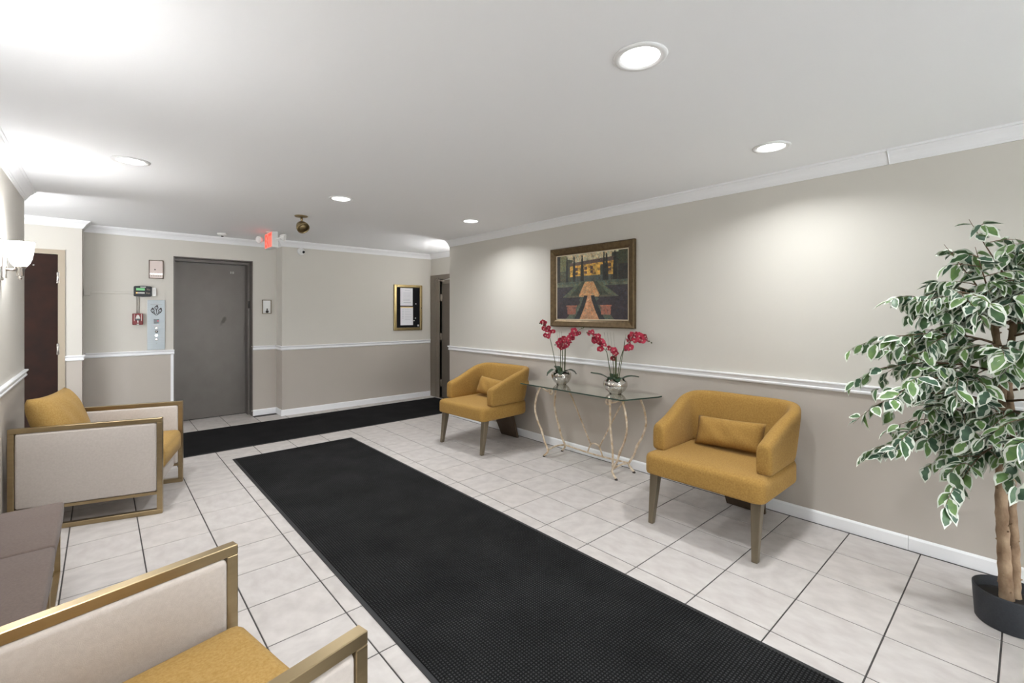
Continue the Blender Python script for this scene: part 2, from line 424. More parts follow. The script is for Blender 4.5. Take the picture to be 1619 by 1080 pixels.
# crown mouldings, chair rails and baseboards (profile: out from wall, z)
def crown_prof(zc):
    return [(0, zc - 0.082), (0.008, zc - 0.082), (0.012, zc - 0.070), (0.016, zc - 0.070), (0.020, zc - 0.058), (0.034, zc - 0.038), (0.052, zc - 0.022), (0.056, zc - 0.014), (0.066, zc - 0.012), (0.068, zc + 0.004), (0, zc + 0.004)]
rail_prof = [(0, RAIL0), (0.010, RAIL0), (0.016, RAIL0 + 0.008), (0.017, RAIL0 + 0.016), (0.011, RAIL0 + 0.022), (0.011, RAIL0 + 0.036), (0.020, RAIL0 + 0.043), (0.024, RAIL0 + 0.050), (0.022, RAIL1), (0, RAIL1)]
base_prof = [(0, 0.0), (0.014, 0.0), (0.014, 0.070), (0.010, 0.078), (0.004, 0.082), (0, 0.082)]
def path(pts, side):
    """plan polyline -> miter normals; side=+1: normal to the left of travel"""
    P = [Vector(p) for p in pts]; out = []
    for i, p in enumerate(P):
        ns = []
        for a, b in ((i - 1, i), (i, i + 1)):
            if 0 <= a and b < len(P):
                d = (P[b] - P[a]).normalized(); ns.append(Vector((-d.y, d.x)) * side)
        n = ns[0] if len(ns) == 1 else (ns[0] + ns[1]) / max(0.2, 1 + ns[0].dot(ns[1]))
        out.append((p.x, p.y, n.x, n.y))
    return out
nt = [0]
def trim(pts, side, prof, label, name=None):
    if name is None:
        nt[0] += 1; name = 'trim_%d' % nt[0]
    return tag(MB().sweep(prof, path(pts, side)).build(name, 'white_trim'), label, 'trim' if name.startswith('trim') else 'baseboard', kind='structure')
CL, CK = crown_prof(ZC), crown_prof(ZK)
JY = 0.58
trim([(XR, YB), (XR, JY)], 1, CL, 'white crown moulding above the ficus, right of its joint')
trim([(XR, JY + 0.0015), (XR, YR)], 1, CL, 'white crown moulding above the painting on the long wall')
trim([(XL, YB), (XL, YL)], -1, CL, 'white crown moulding above the wall sconce')
trim([(XW, YF), (XJ0, YF), (XJ0, YE), (XJ1, YE), (XJ1, YF), (XC, YF), (XC, YR)], -1, CK, 'white crown moulding stepping round the corridor and elevator bay')
trim([(XR, YB), (XR, YR), (XR + 0.3, YR)], 1, rail_prof, 'white chair rail on the long wall behind the console table')
trim([(XL, YB), (XL, YL), (XL - 0.3, YL)], -1, rail_prof, 'white chair rail on the wall behind the armchairs')
trim([(DX1 + 0.055, YF), (XJ0, YF), (XJ0, YE), (EX0 + 0.008, YE)], -1, rail_prof, 'white chair rail between brown door and elevator')
trim([(EX1, YE), (XJ1, YE), (XJ1, YF), (XC, YF)], -1, rail_prof, 'white chair rail under the notice board')
trim([(XR, YB), (XR, 0.487)], 1, base_prof, 'white baseboard behind the ficus pot', 'baseboard_right')
trim([(XR, 0.489), (XR, YR)], 1, base_prof, 'white baseboard behind the mustard chairs', 'baseboard_center')
trim([(XL, YB), (XL, YL)], -1, base_prof, 'white baseboard behind the bench', 'baseboard_left')
trim([(DX1 + 0.055, YF), (XJ0, YF), (XJ0, YE), (EX0, YE)], -1, base_prof, 'white baseboard left of the elevator door', 'baseboard_elevator')
trim([(EX1, YE), (XJ1, YE), (XJ1, YF), (XC, YF)], -1, base_prof, 'white baseboard under the notice board', 'baseboard_far')
# white corner strip under the rail, left of the elevator
b = MB(); b.box(EX0 - 0.028, EX0 + 0.001, YE - 0.006, YE, 0.082, RAIL0)
tag(b.build('trim_%d' % (nt[0] + 1), 'white_trim'), 'thin white corner strip beside the elevator opening below the rail', 'trim', kind='structure')
# caulked joint bead of the crown
b = MB(); b.tube([(XR - 0.010, JY, ZC - 0.082), (XR - 0.022, JY, ZC - 0.058), (XR - 0.036, JY, ZC - 0.038), (XR - 0.054, JY, ZC - 0.022), (XR - 0.069, JY, ZC - 0.010)], 0.004, 6)
tag(b.build('trim_%d' % (nt[0] + 2), 'white_trim'), 'raised joint bead in the crown moulding near the ficus', 'trim', kind='structure')

# ------------------------------------------------------------------ floor: grout bed and single tiles
TX, TY, OX, OY = 0.345, 0.3495, 0.8763, 4.2755
fl = tag(MB().box(XW, XC + 0.3, YB - 0.2, YD + 0.2, -0.06, -0.0028).build('floor', 'grout'), 'floor of pale square ceramic tiles with dark joints', 'floor', kind='structure')
MX0, MX1, MY1 = 0.955, 2.145, 5.18
KY0, KY1, KX0, KX1 = 5.56, 6.69, -0.35, 4.21
G = 0.0032
def tile_mesh(w, d, m):
    b = MB(); r = 0.0016
    b.add([(-w / 2, -d / 2, -0.0028), (w / 2, -d / 2, -0.0028), (w / 2, d / 2, -0.0028), (-w / 2, d / 2, -0.0028),
           (-w / 2, -d / 2, -r), (w / 2, -d / 2, -r), (w / 2, d / 2, -r), (-w / 2, d / 2, -r),
           (-w / 2 + r, -d / 2 + r, 0), (w / 2 - r, -d / 2 + r, 0), (w / 2 - r, d / 2 - r, 0), (-w / 2 + r, d / 2 - r, 0)],
          [(0, 1, 5, 4), (1, 2, 6, 5), (2, 3, 7, 6), (3, 0, 4, 7), (4, 5, 9, 8), (5, 6, 10, 9), (6, 7, 11, 10), (7, 4, 8, 11), (8, 9, 10, 11)])
    return b.mesh('tile', m)
TG = ['tile_glaze', 'tile_glaze_b', 'tile_glaze_c']
TM = [tile_mesh(TX - 2 * G, TY - 2 * G, m) for m in TG]
rest = MB(); cnt = 0
def in_view(x, y):
    th = R(41.685); d = x * math.sin(th) + y * math.cos(th); l = x * math.cos(th) - y * math.sin(th)
    if d < 0.2: return False
    u = 809.5 + 728.6 * l / d; v = 494.3 + 728.6 * 1.4376 / d
    return -10 < u < 1629 and v < 1090
rng = random.Random(3)
i0 = math.floor((XW - OX) / TX); i1 = math.ceil((XC + 0.1 - OX) / TX)
j0 = math.floor((YB - OY) / TY); j1 = math.ceil((YD - OY) / TY)
for i in range(i0, i1):
    for j in range(j0, j1):
        xa, xb, ya, yb = OX + i * TX, OX + (i + 1) * TX, OY + j * TY, OY + (j + 1) * TY
        # clip to the room outline
        xm, ym = (xa + xb) / 2, (ya + yb) / 2
        if ym < YR:
            xa, xb = max(xa, XL + 0.014), min(xb, XR - 0.014)
        elif ym > YE:
            xa, xb = max(xa, EX0), min(xb, EX1)
            if ya > YE - 0.2 and xb - xa > 0.03: yb = min(yb, YD - 0.01)
        elif ym > YF:
            xa, xb = max(xa, XJ0 + 0.014), min(xb, XJ1 - 0.014)
        yb = min(yb, YD - 0.01); ya = max(ya, YB)
        if xb - xa < 0.03 or yb - ya < 0.03: continue
        full = abs(xb - xa - TX) < 1e-5 and abs(yb - ya - TY) < 1e-5
        xm, ym = (xa + xb) / 2, (ya + yb) / 2
        under = (xa > MX0 and xb < MX1 and yb < MY1) or (ya > KY0 and yb < KY1 and xa > KX0)
        see = any(in_view(x, y) for x in (xa, xm, xb) for y in (ya, ym, yb))
        k = rng.randrange(3); q = rng.randrange(4)
        if not see or under or cnt >= 300:
            rest.box(xa + G, xb - G, ya + G, yb - G, -0.0028, 0.0, 0); continue
        me = TM[k] if full else tile_mesh(xb - xa - 2 * G, yb - ya - 2 * G, TG[k])
        o = link('tile', me, fl, (xm, ym, rng.uniform(-0.0004, 0.0)))
        if full: o.rotation_euler = (0, 0, PI * (q % 2))
        cnt += 1
rt = rest.build('tile_field', 'tile_glaze', fl); rt['kind'] = 'stuff'
print('tiles', cnt)

# ------------------------------------------------------------------ doors
d1 = thing('door_1', 'dark brown wooden door in tan frame at the left end of the corridor', 'door', (DX1, YF, 0), kind='structure')
def part(b, name, m, root, **kw):
    """b is in world coordinates; parent to root keeping the place"""
    o = b.build(name, m, None, **kw)
    o.parent = root
    o.matrix_parent_inverse = Matrix.Translation(Vector(root.location)).inverted() if root.rotation_euler.z == 0 else root.matrix_basis.inverted()
    return o
b = MB(); b.box(DX1, DX1 + 0.055, YF - 0.012, YF + 0.06, 0, 2.11); b.box(DX0 - 0.055, DX1, YF - 0.012, YF + 0.06, 2.06, 2.11); b.box(DX0 - 0.055, DX0, YF - 0.012, YF + 0.06, 0, 2.06)
b.box(DX1 - 0.012, DX1, YF + 0.06, YF + 0.14, 0, 2.06); b.box(DX0, DX1, YF + 0.06, YF + 0.14, 2.048, 2.06)
part(b, 'door_frame', 'door_frame_tan', d1)
part(MB().box(DX0 + 0.005, DX1 - 0.003, YF + 0.004, YF + 0.048, 0.006, 2.055), 'door_leaf', 'door_brown', d1)
for z in (1.81, 1.047, 0.25):
    part(MB().box(DX1 - 0.008, DX1 + 0.010, YF - 0.018, YF - 0.002, z - 0.058, z + 0.058).tube([(DX1 + 0.001, YF - 0.018, z - 0.06), (DX1 + 0.001, YF - 0.018, z + 0.06)], 0.006), 'hinge', 'nickel', d1)
part(MB().lathe([(0.0, 0.012), (0.009, 0.010), (0.011, 0.0)], 12, (-0.531, YF + 0.004, 1.935), M=Matrix.Rotation(R(90), 4, 'X')), 'peephole', 'chrome', d1)
part(MB().tube([(DX0 + 0.07, YF + 0.004, 1.0), (DX0 + 0.07, YF - 0.05, 1.0), (DX0 + 0.18, YF - 0.055, 1.0)], 0.010), 'door_handle', 'nickel', d1)

d2 = thing('door_2', 'dull grey metal elevator door in a deep recess', 'door', (1.12, YD, 0), kind='structure')
b = MB(); fw = 0.03
b.box(EX1 - 0.012, EX1, YE - 0.004, YD, 0, EZ); b.box(EX0, EX0 + 0.012, YE - 0.004, YD, 0, EZ); b.box(EX0, EX1, YE - 0.004, YD, EZ - 0.012, EZ)
b.box(EX1 - 0.035, EX1 - 0.012, YD - 0.17, YD, 0, EZ - 0.012); b.box(EX0 + 0.012, EX0 + 0.03, YD - 0.17, YD, 0, EZ - 0.012); b.box(EX0 + 0.03, EX1 - 0.035, YD - 0.17, YD, EZ - 0.045, EZ - 0.012)
part(b, 'door_frame', 'elevator_metal', d2)
part(MB().box(EX0 + 0.03, EX1 - 0.036, YD - 0.02, YD + 0.02, 0.006, EZ - 0.046), 'door_leaf', 'elevator_metal', d2)
part(MB().box(EX0 + 0.012, EX1 - 0.012, YD - 0.03, YD + 0.02, -0.002, 0.005), 'door_sill', 'gap_dark', d2)
part(MB().box(EX1 - 0.030, EX1 - 0.013, YD - 0.19, YD - 0.171, 1.50, 1.60), 'door_latch', 'gap_dark', d2)
for k in range(3):
    part(MB().box(1.352 + k * 0.018, 1.357 + k * 0.018, YD - 0.022, YD - 0.020, 1.985, 2.015), 'floor_mark', 'grey_plastic', d2)
part(MB().lathe([(0.012, 0), (0.010, 0.005), (0.0, 0.006)], 12, (EX1 - 0.006, YE - 0.004, 0.965), M=Matrix.Rotation(R(90), 4, 'X')), 'frame_bolt', 'nickel', d2)
part(MB().lathe([(0.012, 0), (0.010, 0.005), (0.0, 0.006)], 12, (EX1 - 0.006, YE - 0.004, 0.07), M=Matrix.Rotation(R(90), 4, 'X')), 'frame_bolt', 'nickel', d2)

d3 = thing('door_3', 'taupe painted door with closer at the right end of the corridor', 'door', (XC, 6.2, 0), kind='structure')
b = MB(); b.box(XC - 0.020, XC + 0.02, CY1 + 0.10, 6.905, 0, 2.075); b.box(XC - 0.012, XC + 0.05, CY1, CY1 + 0.10, 0, 2.0); b.box(XC - 0.02, XC + 0.05, CY0 - 0.1, CY1 + 0.10, 2.0, 2.075)
b.box(XC - 0.02, XC + 0.05, CY0 - 0.1, CY0, 0, 2.0)
part(b, 'door_frame', 'frame_taupe', d3)
part(MB().box(XC + 0.02, XC + 0.06, CY0 + 0.003, CY1 - 0.04, 0.008, 1.992), 'door_leaf', 'door_taupe', d3)
part(MB().box(XC + 0.03, XC + 0.08, CY1 - 0.04, CY1, 0.0, 2.0), 'door_gap', 'gap_dark', d3)
for z in (1.69, 1.03, 0.25):
    part(MB().box(XC + 0.004, XC + 0.03, CY1 - 0.046, CY1 + 0.004, z - 0.055, z + 0.055).tube([(XC + 0.004, CY1 - 0.02, z - 0.06), (XC + 0.004, CY1 - 0.02, z + 0.06)], 0.008), 'hinge', 'frame_taupe', d3)
part(MB().box(XC - 0.030, XC + 0.02, 6.28, 6.50, 1.92, 1.975).tube([(XC - 0.02, 6.45, 1.965), (XC - 0.10, 6.58, 1.97), (XC - 0.02, 6.66, 2.02)], 0.012), 'door_closer', 'frame_taupe', d3)
part(MB().box(XC - 0.01, XC + 0.09, CY0, CY1, -0.002, 0.012), 'threshold', 'gap_dark', d3)

# entrance shopfront behind the camera: mullions and panes
sf = thing('window_1', 'aluminium framed glass shopfront and entrance behind the viewer', 'window', (1.55, YB - 0.1, 0), kind='structure')
xs = [-0.1, 0.65, 1.55, 2.45, 3.25]
for x in xs: part(MB().box(x - 0.03, x + 0.03, YB - 0.15, YB - 0.07, 0, 2.2), 'mullion', 'alu', sf)
for z in (0.0, 2.14): part(MB().box(-0.07, 3.22, YB - 0.14, YB - 0.08, z, z + 0.06), 'transom', 'alu', sf)
for a, c in zip(xs[:-1], xs[1:]): part(MB().box(a + 0.03, c - 0.03, YB - 0.115, YB - 0.107, 0.06, 2.14), 'pane', 'pane', sf)

# ------------------------------------------------------------------ mats
mt = thing('floor_mat', 'long charcoal waffle textured entrance mat running down the lobby', 'mat', (1.55, 1.9, 0))
part(MB().box(MX0 + 0.022, MX1 - 0.022, YB + 0.9, MY1 - 0.022, 0.0004, 0.0085), 'mat_surface', 'mat_pile', mt)
b = MB()
for (x0, x1, y0, y1) in ((MX0, MX0 + 0.022, YB + 0.9, MY1), (MX1 - 0.022, MX1, YB + 0.9, MY1), (MX0 + 0.022, MX1 - 0.022, MY1 - 0.022, MY1)):
    b.box(x0, x1, y0, y1, 0.0004, 0.0052)
part(b, 'mat_border', 'mat_edge', mt)
mc = thing('floor_mat', 'black runner mat lying across the corridor before the elevator', 'mat', (1.9, 6.1, 0))
part(MB().box(KX0 + 0.015, KX1 - 0.015, KY0 + 0.015, KY1 - 0.015, 0.0004, 0.008), 'mat_surface', 'mat_corridor', mc)
b = MB()
for (x0, x1, y0, y1) in ((KX0, KX1, KY0, KY0 + 0.015), (KX0, KX1, KY1 - 0.015, KY1), (KX0, KX0 + 0.015, KY0 + 0.015, KY1 - 0.015), (KX1 - 0.015, KX1, KY0 + 0.015, KY1 - 0.015)):
    b.box(x0, x1, y0, y1, 0.0004, 0.006)
part(b, 'mat_border', 'mat_edge', mc)

# ------------------------------------------------------------------ downlights
def downlight(x, y, label):
    t = thing('recessed_downlight', label, 'ceiling light', (x, y, ZC - 0.001), group='recessed ceiling downlights')
    b = MB(); b.lathe([(0.076, -0.001), (0.080, -0.006), (0.092, -0.0065), (0.102, -0.004), (0.104, 0.001), (0.076, 0.001)], 40)
    b.build('trim_ring', 'lamp_trim', t)
    MB().lathe([(0.0, -0.0015), (0.074, -0.0015), (0.0755, 0.001), (0.0, 0.001)], 40).build('lens', 'lamp_lens', t)
    ld = bpy.data.lights.new('downlight', 'AREA'); ld.shape = 'DISK'; ld.size = 0.14; ld.energy = DOWNLIGHT_W; ld.color = LIGHT_COL; ld.spread = R(145)
    lo = bpy.data.objects.new('lamp_light', ld); COL.objects.link(lo); lo.parent = t; lo.location = (0, 0, -0.009)
    return t
downlight(1.577, 1.015, 'largest recessed round downlight, nearest to the viewer')
downlight(3.03, 1.04, 'recessed round downlight above the nearer mustard chair, close to the crown moulding')
downlight(0.144, 3.95, 'recessed round downlight nearest the wall sconce')
downlight(1.574, 4.03, 'recessed round downlight over the far end of the lobby mat, beside the brass spotlight')
downlight(3.02, 4.07, 'recessed round downlight above the farther mustard chair')
downlight(0.144, 1.02, 'recessed round downlight above the nearer cream armchair')
downlight(1.577, -1.9, 'recessed round downlight over the entrance end of the mat')

# ------------------------------------------------------------------ wall sconces
def sconce(loc, rz, label, watts):
    t = thing('wall_sconce', label, 'wall lamp', loc, rz, group='wall sconces with bell shades')
    # back plate with stepped centre bar
    b = MB(); b.box(0, 0.012, -0.055, 0.055, -0.13, 0.13); b.build('back_plate', 'nickel', t, bevel=(0.004, 2))
    b = MB(); b.box(0.012, 0.030, -0.028, 0.028, -0.115, 0.02); b.build('centre_bar', 'chrome', t, bevel=(0.003, 2))
    MB().tube([(0.02, 0, -0.062), (0.075, 0, -0.062)], 0.0085, 12).build('arm', 'nickel', t)
    cx = 0.088
    MB().lathe([(0.0, -0.125), (0.007, -0.122), (0.011, -0.113), (0.010, -0.104), (0.006, -0.100), (0.019, -0.098), (0.020, -0.055), (0.026, -0.052), (0.030, -0.035), (0.027, -0.034), (0.0, -0.036)], 24, (cx, 0, 0)).build('cup', 'chrome', t)
    prof = [(0.030, -0.036), (0.042, -0.020), (0.052, 0.008), (0.059, 0.045), (0.0635, 0.085), (0.066, 0.115), (0.0635, 0.115), (0.061, 0.085), (0.056, 0.045), (0.049, 0.008), (0.039, -0.018), (0.0, -0.030)]
    MB().lathe(prof, 36, (cx, 0, 0)).build('shade', 'shade_glass', t)
    ld = bpy.data.lights.new('sconce_bulb', 'POINT'); ld.energy = watts; ld.color = LIGHT_COL; ld.shadow_soft_size = 0.025
    lo = bpy.data.objects.new('bulb_light', ld); COL.objects.link(lo); lo.parent = t; lo.location = (cx, 0, 0.06)
    return t
sconce((XL, 4.27, 1.77), 0, 'lit wall sconce with white bell glass shade above the farther cream armchair', SCONCE_W)
sconce((XL, 2.05, 1.77), 0, 'lit wall sconce with white bell glass shade above the bench', SCONCE_W)
sconce((-0.80, YL, 1.77), R(90), 'lit wall sconce round the corner in the corridor, facing the brown door', CORRIDOR_W)
sconce((4.0, YR, 1.77), R(90), 'lit wall sconce round the corner in the corridor, facing the notice board wall', CORRIDOR_W)

# ------------------------------------------------------------------ mustard chairs
def make_chair(label):
    """forward = +X, origin on the floor under the seat centre"""
    t = thing('accent_chair', label, 'chair', group='mustard accent chairs along the wall')
    W2 = 0.385
    xf, xb = 0.385, -0.33
    def corner(cx, cy, r, a0, n=8): return [(cx + r * math.cos(R(a0 + 90 * k / n)), cy + r * math.sin(R(a0 + 90 * k / n))) for k in range(n + 1)]
    def outline(ins):
        rb, rf = 0.180 - ins * 0.6, 0.062 - ins * 0.5; x0, x1, w = xb - 0.008 + ins, xf - ins, W2 - ins
        return corner(x1 - rf, w - rf, rf, 0) + corner(x0 + rb, w - rb, rb, 90) + corner(x0 + rb, -w + rb, rb, 180) + corner(x1 - rf, -w + rf, rf, 270)
    sb = MB(); levels = [(0.016, 0.338), (0.004, 0.343), (0.0, 0.355), (0.0, 0.442), (0.006, 0.462), (0.020, 0.473), (0.045, 0.478), (0.12, 0.483)]
    rings = [[(x, y, z) for x, y in outline(i)] for i, z in levels]; k = len(rings[0])
    sb.add([p for r_ in rings for p in r_], [(a * k + q, a * k + (q + 1) % k, (a + 1) * k + (q + 1) % k, (a + 1) * k + q) for a in range(len(rings) - 1) for q in range(k)] + [tuple(range(k))[::-1], tuple((len(rings) - 1) * k + q for q in range(k))], 0, True)
    sb.build('seat', 'mustard', t)
    # wrap-around shell: arms and back in one curve, higher at the back
    th = 0.090; hw = W2 - th / 2 + 0.003; xa = xf - 0.135; xk = xb + th / 2 - 0.008; rc = 0.145
    pts = []
    n1 = 7
    for k in range(n1): pts.append((xa + (xk + rc - xa) * k / n1, hw))
    for k in range(9):
        a = PI / 2 * k / 8; pts.append((xk + rc - rc * math.sin(a), hw - rc + rc * math.cos(a)))
    n2 = 6
    for k in range(1, n2): pts.append((xk, hw - rc - 2 * (hw - rc) * k / n2))
    pts += [(x, -y) for x, y in pts[:n1 + 9][::-1]]
    L = [0]
    for a, c in zip(pts[:-1], pts[1:]): L.append(L[-1] + math.hypot(c[0] - a[0], c[1] - a[1]))
    vs = []; n = len(pts); ring = 12
    half = L[-1] / 2
    for i, (x, y) in enumerate(pts):
        a, c = pts[max(i - 1, 0)], pts[min(i + 1, n - 1)]
        d = Vector((c[0] - a[0], c[1] - a[1])).normalized(); nx, ny = -d.y, d.x    # travel: left arm back -> right arm; outward is right of travel
        nx, ny = -nx, -ny
        if nx * (x - 0.05) + ny * y < 0: nx, ny = -nx, -ny
        s = min(1.0, min(L[i], L[-1] - L[i]) / (half * 0.60))
        e = s * s * (3 - 2 * s)
        top = 0.660 + 0.175 * (0.75 * s + 0.25 * e)
        backness = max(0.0, min(1.0, (0.1 - x) / 0.35))
        lean = 0.075 * backness
        bot = 0.472
        tw = th * (1 - 0.12 * backness)
        r = 0.032
        ringp = []
        for (o, z) in ((-tw / 2, bot), (-tw / 2, bot + 0.35 * (top - bot)), (-tw / 2, top - r * 1.2), (-tw / 2 + 0.008, top - r * 0.35), (-tw / 2 + r, top), (tw / 2 - r, top), (tw / 2 - 0.008, top - r * 0.35), (tw / 2, top - r * 1.2), (tw / 2, bot + 0.35 * (top - bot)), (tw / 2, bot + 0.015), (tw / 2 - 0.010, bot), (-tw / 2 + 0.01, bot)):
            q = (z - 0.472) / 0.36
            ringp.append((x + nx * (o + lean * q), y + ny * (o + lean * q * 0.6), z))
        vs += ringp
    fs = [(i * ring + k, i * ring + (k + 1) % ring, (i + 1) * ring + (k + 1) % ring, (i + 1) * ring + k) for i in range(n - 1) for k in range(ring)]
    # rounded ends
    for i, sgn in ((0, 1), (n - 1, 1)):
        base = len(vs)
        ctr = Vector((0, 0, 0))
        for k in range(ring): ctr += Vector(vs[i * ring + k])
        ctr /= ring
        for k in range(ring):
            p = Vector(vs[i * ring + k]); q = ctr + (p - ctr) * 0.86; q.x = p.x + 0.012; vs.append(q)
        for k in range(ring):
            f = (i * ring + k, i * ring + (k + 1) % ring, base + (k + 1) % ring, base + k); fs.append(f)
        fs.append(tuple(base + k for k in range(ring)))
    b = MB(); b.add(vs, fs, 0, True); b.build('backrest', 'mustard', t, subsurf=1)
    # seam piping between seat block and shell
    sp = []
    for k in range(0, n): sp.append((pts[k][0] * 1.0, pts[k][1] * (1 + 0.035 / hw if abs(pts[k][1]) > 0.2 else 1), 0.4735))
    # front legs: tapered square bronze, splayed forward
    for sy in (1, -1):
        def sq(cx, cy, h2, z): return [(cx - h2, cy - h2, z), (cx + h2, cy - h2, z), (cx + h2, cy + h2, z), (cx - h2, cy + h2, z)]
        b = MB(); b.hexa(sq(0.355, sy * 0.335, 0.017, 0.0005) + sq(0.305, sy * 0.330, 0.030, 0.346)); b.build('front_leg', 'bronze_leg', t, bevel=(0.004, 2))
    # single broad rear plate leg, leaning back
    b = MB(); b.hexa([(-0.385, -0.135, 0.0005), (-0.355, -0.135, 0.0005), (-0.355, 0.135, 0.0005), (-0.385, 0.135, 0.0005),
                      (-0.255, -0.165, 0.346), (-0.215, -0.165, 0.346), (-0.215, 0.165, 0.346), (-0.255, 0.165, 0.346)])
    b.build('rear_leg', 'bronze_dark', t, bevel=(0.004, 2))
    b = MB(); b.box(-0.24, 0.30, -0.30, 0.30, 0.322, 0.340); b.build('seat_base', 'bronze_dark', t)
    return t
ch1 = make_chair('nearer mustard upholstered chair between the console table and the ficus')
ch1.location = (3.165, 1.385, 0); ch1.rotation_euler = (0, 0, PI)
ch2 = copy_tree(ch1); tag(ch2, 'farther mustard upholstered chair by the corridor, left of the console table')
ch2.location = (3.195, 4.02, 0); ch2.rotation_euler = (0, 0, PI + R(3))
def chair_pillow(ch, label, dy, tilt, rx):
    M = Matrix.Translation(ch.location) @ Matrix.Rotation(ch.rotation_euler.z, 4, 'Z')
    p = M @ Vector((-0.105, dy, 0.592))
    o = pillow('lumbar_pillow', 'mustard', 0.465, 0.205, 0.12, None, p, (R(rx), R(tilt), ch.rotation_euler.z))
    tag(o, label, 'pillow', 'mustard lumbar pillows')
chair_pillow(ch1, 'small mustard lumbar pillow on the nearer mustard chair', -0.01, -22, 2)
chair_pillow(ch2, 'small mustard lumbar pillow on the farther mustard chair', -0.02, -22, -3)

# ------------------------------------------------------------------ cream armchairs with gold frames
def make_armchair(label):
    t = thing('armchair', label, 'armchair', group='cream armchairs with gold frames')
    D, W, Hh = 0.81, 0.72, 0.685
    f = 0.032
    for sy in (1, -1):
        y1 = sy * W / 2; y0 = sy * (W / 2 - 0.036)
        ya, yb = min(y0, y1), max(y0, y1)
        b = MB()
        b.box(-D / 2, D / 2, ya, yb, Hh - f, Hh); b.box(-D / 2, D / 2, ya, yb, 0.0005, f)
        b.box(D / 2 - f, D / 2, ya, yb, f, Hh - f); b.box(-D / 2, -D / 2 + f, ya, yb, f, Hh - f)
        fr = b.build('side_frame', 'gold_metal', t, bevel=(0.002, 1))
        MB().box(-D / 2 + f, D / 2 - f, ya + 0.003, yb - 0.003, 0.140, 0.160).build('lower_rail', 'gold_metal', t)
        rbox('side_panel', 'linen', (D - 2 * f - 0.004, 0.052, Hh - f - 0.164), 0.016, 3, t, (0, (ya + yb) / 2 - sy * 0.004, (Hh - f + 0.162) / 2), sub=2, bulge=0.006)
    wi = W - 2 * 0.058
    rbox('seat_base', 'linen', (D - 0.10, wi, 0.135), 0.012, 2, t, (-0.005, 0, 0.150 + 0.0675))
    rbox('seat_cushion', 'mustard_b', (0.60, wi - 0.004, 0.175), 0.05, 4, t, (0.105, 0, 0.285 + 0.0875), sub=3, bulge=0.012)
    rbox('back_panel', 'linen', (0.06, wi, 0.33), 0.02, 3, t, (-D / 2 + 0.064, 0, 0.285 + 0.165), sub=2, bulge=0.004)
    MB().box(-D / 2 + 0.002, -D / 2 + f, -W / 2 + 0.036, W / 2 - 0.036, 0.0005, f).build('rear_rail', 'gold_metal', t)
    pillow('back_cushion', 'mustard_b', 0.56, 0.46, 0.20, t, (-0.262, 0, 0.645), (0, R(-20), 0), n=20, pinch=0.15)
    return t
arA = make_armchair('farther cream armchair with gold frame and mustard cushions, by the corridor')
arA.location = (0.035, 4.59, 0); arA.rotation_euler = (0, 0, R(-16.1))
arB = copy_tree(arA); tag(arB, 'nearest cream armchair with gold frame, cut by the bottom left of the picture')
arB.location = (0.0015, 1.312, 0); arB.rotation_euler = (0, 0, R(11.8))

# ------------------------------------------------------------------ taupe bench against the left wall
be = thing('bench', 'low taupe upholstered bench with gold frame between the two cream armchairs', 'bench', (-0.31, 2.91, 0))
BX, BY = 0.155, 0.655
for sy in (1, -1):
    rbox('seat_cushion', 'taupe_fabric', (2 * BX, BY - 0.002, 0.075), 0.016, 3, be, (0, sy * BY / 2, 0.3565), sub=2, bulge=0.004)
MB().box(-BX + 0.01, BX - 0.012, -BY + 0.01, BY - 0.01, 0.296, 0.319).build('seat_rail', 'gold_metal', be)
for sx in (1, -1):
    MB().box(sx * (BX - 0.026) - 0.012, sx * (BX - 0.026) + 0.012, -BY + 0.012, BY - 0.012, 0.0005, 0.024).build('floor_runner', 'gold_metal', be)
    for yy in (BY - 0.026, -0.06, -BY + 0.026):
        MB().box(sx * (BX - 0.026) - 0.012, sx * (BX - 0.026) + 0.012, yy - 0.012, yy + 0.012, 0.024, 0.296).build('leg', 'gold_metal', be)
for yy in (BY - 0.026, -BY + 0.026):
    MB().box(-BX + 0.038, BX - 0.038, yy - 0.012, yy + 0.012, 0.0005, 0.024).build('end_runner', 'gold_metal', be)

# ------------------------------------------------------------------ console table
TCX, TCY, TZ = 3.43, 2.79, 0.715
tb = thing('console_table', 'glass topped console table with curled cream iron legs between the mustard chairs', 'table', (TCX, TCY, 0))
# top: long glass with the front corners cut back
poly = [(-0.215, -0.55), (-0.215, 0.69), (-0.05, 0.755), (0.205, 0.765), (0.205, -0.665), (0.155, -0.665)]
n = len(poly)
b = MB(); vs = [(x, y, TZ - 0.011) for x, y in poly] + [(x, y, TZ) for x, y in poly]
b.add(vs, [tuple(range(n))[::-1], tuple(range(n, 2 * n))], 0)
top = b.build('glass_top', 'table_glass', tb)
b = MB(); rim = 0.0012
for i in range(n):
    j = (i + 1) % n
    (xa, ya), (xb, yb) = poly[i], poly[j]
    d = Vector((xb - xa, yb - ya)).normalized(); nx, ny = -d.y * rim, d.x * rim
    b.hexa([(xa, ya, TZ - 0.0112), (xb, yb, TZ - 0.0112), (xb + nx, yb + ny, TZ - 0.0112), (xa + nx, ya + ny, TZ - 0.0112),
            (xa, ya, TZ - 0.0003), (xb, yb, TZ - 0.0003), (xb + nx, yb + ny, TZ - 0.0003), (xa + nx, ya + ny, TZ - 0.0003)])
b.build('glass_rim', 'glass_edge', top)
